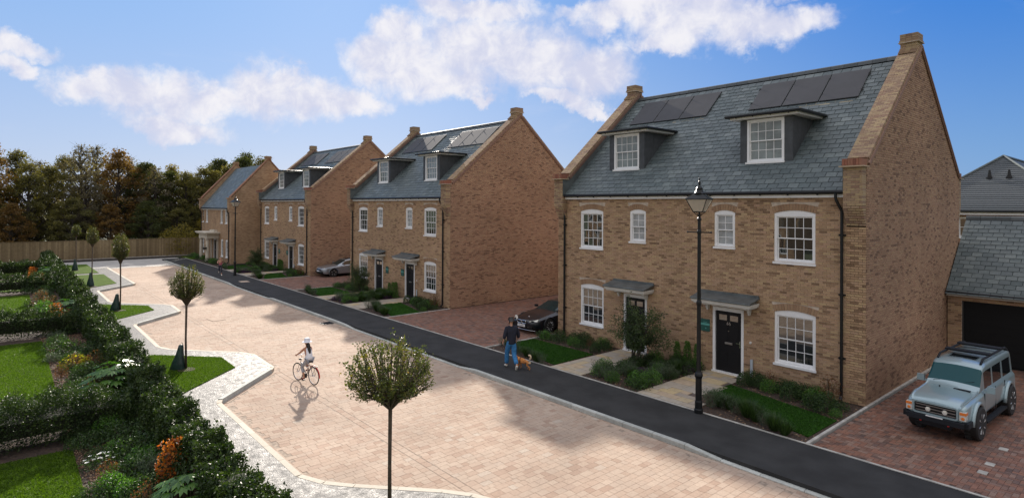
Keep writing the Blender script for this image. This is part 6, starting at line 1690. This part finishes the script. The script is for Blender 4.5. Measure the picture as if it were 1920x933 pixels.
# man walking his dog
Pm = dict(pelvis=(0,0,.93), waist=(.01,0,1.08), chest=(.03,0,1.33), neck=(.04,0,1.50), head=(.06,0,1.63), shL=(.02,.175,1.42), shR=(.02,-.175,1.42), elL=(-.03,.26,1.14), elR=(.0,-.27,1.15), wrL=(.10,.27,.93), wrR=(.16,-.25,.95),
          hpL=(0,.085,.90), hpR=(0,-.085,.90), knL=(.20,.10,.50), knR=(-.04,-.09,.48), anL=(.24,.10,.09), anR=(-.38,-.09,.20), toL=(.40,.11,.035), toR=(-.30,-.09,.045), shoe=m_shoe)
tro = {'p': (*Pm['pelvis'], (.15,.13)), 'w': (0,0,1.05,(.145,.125))}; te = [('p','w')]
for s in 'LR':
    tro['h'+s] = (*Pm['hp'+s], .115); tro['k'+s] = (*Pm['kn'+s], .088); a = Vector(Pm['kn'+s]).lerp(Vector(Pm['an'+s]), .95); tro['a'+s] = (*a, .078); te += [('p','h'+s),('h'+s,'k'+s),('k'+s,'a'+s)]
shi = {'c': (*Pm['chest'], (.19,.14)), 'w': (*Pm['waist'], (.175,.14)), 'b': (0,0,.90,(.17,.15)), 'e': (0,0,.84,(.17,.15)), 'n': (.035,0,1.49,.07)}; se_ = [('c','w'),('w','b'),('b','e'),('c','n')]
for s in 'LR':
    shi['s'+s] = (*Pm['sh'+s], .085); shi['e'+s] = (*Pm['el'+s], .068); a = Vector(Pm['el'+s]).lerp(Vector(Pm['wr'+s]), .5); shi['a'+s] = (*a, .058); se_ += [('c','s'+s),('s'+s,'e'+s),('e'+s,'a'+s)]
mn = person((-9.2,-5.03,0), PI-.42, .97, 'man in a dark navy jumper and blue jeans walking a small dog', Pm, [('jeans', tro, te, m_jeans), ('jumper', shi, se_, m_navy), ('hair', {'a': (.035,0,1.67,.092), 'b': (.00,0,1.63,.080), 'c': (.075,0,1.72,.06)}, [('a','b'),('a','c')], m_hair)])
# woman on the bicycle, local x is forward
Pw = dict(pelvis=(-.22,0,.97), waist=(-.20,0,1.10), chest=(-.13,0,1.30), neck=(-.10,0,1.46), head=(-.07,0,1.58), shL=(-.12,.15,1.38), shR=(-.12,-.15,1.38), elL=(.06,.24,1.20), elR=(.06,-.24,1.20), wrL=(.24,.25,1.10), wrR=(.24,-.25,1.10), hdL=(1,0,-.2), hdR=(1,0,-.2),
          hpL=(-.20,.08,.93), hpR=(-.20,-.08,.93), knL=(.10,.10,.62), knR=(.16,-.10,.84), anL=(-.08,.12,.24), anR=(-.0,-.12,.50), toL=(.06,.12,.155), toR=(.14,-.12,.43), shoe=m_shoer, curl=1.)
tw = {'c': (*Pw['chest'], (.145,.105)), 'n': (-.115,0,1.40,.09), 'w': (*Pw['waist'], (.14,.115)), 'b': (-.24,0,.90,(.20,.165)), 'sL': (-.12,.10,1.375,.058), 'sR': (-.12,-.10,1.375,.058)}
pw = {'p': (*Pw['pelvis'], (.14,.12))}; pe = []
for s in 'LR': pw['h'+s] = (*Pw['hp'+s], .095); pw['k'+s] = (*Pw['kn'+s], .068); a = Vector(Pw['kn'+s]).lerp(Vector(Pw['an'+s]), .6); pw['a'+s] = (*a, .054); pe += [('p','h'+s),('h'+s,'k'+s),('k'+s,'a'+s)]
BZ = math.atan2(-.21, -.98)
bp = (-12.42,-10.84,-.1)
wo = person(bp, BZ, .80, 'woman in a white top and sun hat riding a bicycle across the paving', Pw, [('trousers', pw, pe, m_greyc), ('top', tw, [('c','n'),('c','w'),('w','b'),('c','sL'),('c','sR')], m_whitec),
     ('hair', {'a': (-.11,0,1.58,.095), 'b': (-.17,0,1.46,.075), 'c': (-.24,0,1.32,(.07,.04)), 'd': (-.27,0,1.17,(.045,.025))}, [('a','b'),('b','c'),('c','d')], m_hair)], skinm=m_skin2)
b = MB(); b.lathe([(.185,-.015),(.19,-.005),(.125,.02),(.112,.06),(.100,.125),(.07,.145),(0,.15)], (-.08,0,1.63), 20); b.build('sun_hat', m_whitec, wo, smooth=False)
bk = empty('bicycle', bp, BZ, 'black city bicycle with rear rack and red mudguard ridden by the woman', 'bicycle'); bk.scale = (.80,)*3
for x in (-.53,.53):
    b = MB(); b.tube([(x+math.cos(2*PI*k/32)*.335, 0, .35+math.sin(2*PI*k/32)*.335) for k in range(33)], .019, 7); w_ = b.build('wheel', m_rubber, bk)
    b = MB(); b.tube([(x+math.cos(2*PI*k/32)*.31, 0, .35+math.sin(2*PI*k/32)*.31) for k in range(33)], .009, 5); b.build('rim', m_chrome, w_)
    b = MB()
    for k in range(18): a = 2*PI*k/18; b.tube([(x,.015*(1 if k % 2 else -1),.35),(x+math.cos(a)*.31,0,.35+math.sin(a)*.31)], .002, 3)
    b.lathe([(.02,-.04),(.025,0),(.02,.04)], (x,0,.35), 8, axis='y'); b.build('spoke', m_chrome, w_)
b = MB()
for p, q, r in (((-.08,0,.30),(-.24,0,.86),.017),((-.08,0,.30),(.34,0,.72),.019),((.34,0,.72),(.30,0,.92),.019),((-.53,0,.35),(-.08,0,.30),.012),((-.53,0,.35),(-.21,0,.76),.011),((.34,0,.76),(-.16,0,.60),.016),((.34,.05,.70),(.53,.05,.35),.012),((.34,-.05,.70),(.53,-.05,.35),.012)): b.tube([p, q], r, 7)
b.build('frame', m_steel, bk)
b = MB(); b.tube([(.30,0,.92),(.27,0,1.06)], .014, 6); b.tube([(.20,.28,1.06),(.32,.22,1.08),(.30,0,1.06),(.32,-.22,1.08),(.20,-.28,1.06)], .012, 6); b.build('handlebar', m_chrome, bk)
b = MB(); b.prism([(-.36,-.075),(-.30,-.09),(-.10,-.025),(-.08,0),(-.10,.025),(-.30,.09),(-.36,.075)], .86, .91); b.build('saddle', m_blackm, bk)
b = MB(); b.box(-.74,-.34,-.07,-.055,.735,.75); b.box(-.74,-.34,.055,.07,.735,.75); b.box(-.74,-.725,-.07,.07,.735,.75); b.box(-.55,-.535,-.07,.07,.735,.75)
for s in (-.06,.06): b.tube([(-.53,s,.35),(-.70,s,.74)], .007, 5); b.tube([(-.53,s,.35),(-.45,s,.74)], .007, 5)
b.build('rear_rack', m_blackm, bk)
b = MB(); b.tube([(-.53+math.cos(a)*.385, 0, .35+math.sin(a)*.385) for a in [PI*.30+k*PI*.08 for k in range(10)]], [.022]*10, 6); b.build('mudguard', m_red, bk)
b = MB(); b.lathe([(.09,-.012),(.09,.012)], (-.08,.05,.30), 16, axis='y'); b.tube([(-.08,.07,.30),(-.05,.09,.14)], .010, 5); b.tube([(-.08,-.07,.30),(-.0,-.09,.44)], .010, 5); b.box(-.10,.02,.08,.17,.125,.15); b.box(-.04,.08,-.17,-.08,.43,.455); b.build('crank', m_blackm, bk)
b = MB(); b.lathe([(0,-.03),(.035,-.02),(.04,.03),(0,.035)], (.40,0,.86), 10, axis='x'); b.build('front_lamp', m_blackm, bk)
# jogger coming towards the camera
Pj = dict(pelvis=(0,0,.90), waist=(.03,0,1.04), chest=(.08,0,1.27), neck=(.10,0,1.43), head=(.13,0,1.56), shL=(.08,.16,1.36), shR=(.08,-.16,1.36), elL=(-.08,.25,1.14), elR=(.12,-.25,1.12), wrL=(.10,.20,1.08), wrR=(.30,-.14,1.18),
          hpL=(0,.08,.87), hpR=(0,-.08,.87), knL=(.18,.09,.50), knR=(.05,-.08,.47), anL=(.14,.09,.10), anR=(-.36,-.08,.36), toL=(.30,.10,.035), toR=(-.40,-.08,.22), shoe=m_shoe, curl=.9)
tj = {'c': (*Pj['chest'], (.14,.11)), 'n': (.09,0,1.37,.08), 'w': (*Pj['waist'], (.125,.10)), 'b': (.01,0,.95,(.135,.115)), 'sL': (.08,.10,1.35,.055), 'sR': (.08,-.10,1.35,.055)}
pj = {'p': (*Pj['pelvis'], (.135,.12))}; pe = []
for s in 'LR': pj['h'+s] = (*Pj['hp'+s], .095); pj['k'+s] = (*Pj['kn'+s], .066); a = Vector(Pj['kn'+s]).lerp(Vector(Pj['an'+s]), .7); pj['a'+s] = (*a, .048); pe += [('p','h'+s),('h'+s,'k'+s),('k'+s,'a'+s)]
person((-43.6,-5.3,0), -.15, .86, 'woman jogging in a pink top and dark leggings on the far pavement', Pj, [('leggings', pj, pe, m_dark), ('top', tj, [('c','n'),('c','w'),('w','b'),('c','sL'),('c','sR')], m_pink), ('hair', {'a': (.10,0,1.60,.088), 'b': (.03,0,1.56,.05), 'c': (-.04,0,1.46,.03)}, [('a','b'),('b','c')], m_hairb)], headf=(1,0,0))
# dog, local x forward
dg_ = empty('dog', (-8.86,-4.80,0), PI+.50, 'small ginger dog with a pale curled tail beside the walking man', 'dog'); dg_.scale = (.86,)*3
J = {'chest': (.14,0,.34,(.105,.115)), 'belly': (-.05,0,.345,(.085,.088)), 'rump': (-.20,0,.35,(.085,.09)), 'neck': (.25,0,.44,(.062,.07)), 'skull': (.33,0,.51,(.062,.062)), 'muz': (.41,0,.48,(.032,.032)), 'nose': (.45,0,.475,(.020,.020))}
E_ = [('chest','belly'),('belly','rump'),('chest','neck'),('neck','skull'),('skull','muz'),('muz','nose')]
for s, y in (('L',.06),('R',-.06)):
    f = .05 if s == 'L' else -.05
    J.update({'sh'+s: (.16,y,.25,(.042,.042)), 'el'+s: (.13+f*.5,y,.17,(.026,.026)), 'wr'+s: (.15+f,y,.08,(.019,.019)), 'pa'+s: (.17+f,y,.022,(.022,.02)), 'hi'+s: (-.21,y,.27,(.055,.055)), 'st'+s: (-.15-f*.5,y,.19,(.036,.036)), 'ho'+s: (-.26-f,y,.11,(.018,.018)), 'hf'+s: (-.24-f,y,.03,(.019,.019)), 'ht'+s: (-.21-f,y,.02,(.020,.018)), 'ea'+s: (.31,y*.75,.575,(.022,.014)), 'et'+s: (.315,y*.95,.615,(.010,.008))})
    E_ += [('chest','sh'+s),('sh'+s,'el'+s),('el'+s,'wr'+s),('wr'+s,'pa'+s),('rump','hi'+s),('hi'+s,'st'+s),('st'+s,'ho'+s),('ho'+s,'hf'+s),('hf'+s,'ht'+s),('skull','ea'+s),('ea'+s,'et'+s)]
skin('body', J, E_, m_fur, dg_, 'chest')
skin('tail', {'a': (-.27,0,.41,.030), 'b': (-.33,0,.50,.045), 'c': (-.29,0,.58,.045), 'd': (-.21,0,.57,.028)}, [('a','b'),('b','c'),('c','d')], m_furw, dg_)
skin('hind_coat', {'a': (-.27,0,.33,(.062,.07)), 'b': (-.28,0,.22,(.06,.05))}, [('a','b')], m_furw, dg_)
b = MB(); b.lathe([(0,-.012),(.012,0),(0,.012)], (.468,0,.485), 8); 
for s in (-1,1): b.lathe([(0,-.008),(.008,0),(0,.008)], (.385,s*.035,.53), 6)
b.build('nose_and_eyes', m_hair, dg_)
part('harness', m_blackm, lambda b: (b.tube([(.10+math.cos(a)*0, math.sin(a)*.112, .345+math.cos(a)*.118) for a in [2*PI*k/20 for k in range(21)]], .012, 5), b.tube([(.215, math.sin(a)*.075, .42+math.cos(a)*.08) for a in [2*PI*k/20 for k in range(21)]], .010, 5)), dg_)
bpy.context.view_layer.update()
h_ = mn.matrix_world@Vector((.24,-.25,.90)); k_ = dg_.matrix_world@Vector((.18,0,.50)); md = (h_+k_)/2+Vector((0,0,-.10))
b = MB(); b.tube([h_, h_.lerp(md,.5)+Vector((0,0,-.03)), md, md.lerp(k_,.5)+Vector((0,0,-.02)), k_], .007, 5); o = b.build('dog_lead', m_blackm); tag(o, 'thin dark lead hanging between the man and the dog', 'dog lead')
#PEOPLEEND
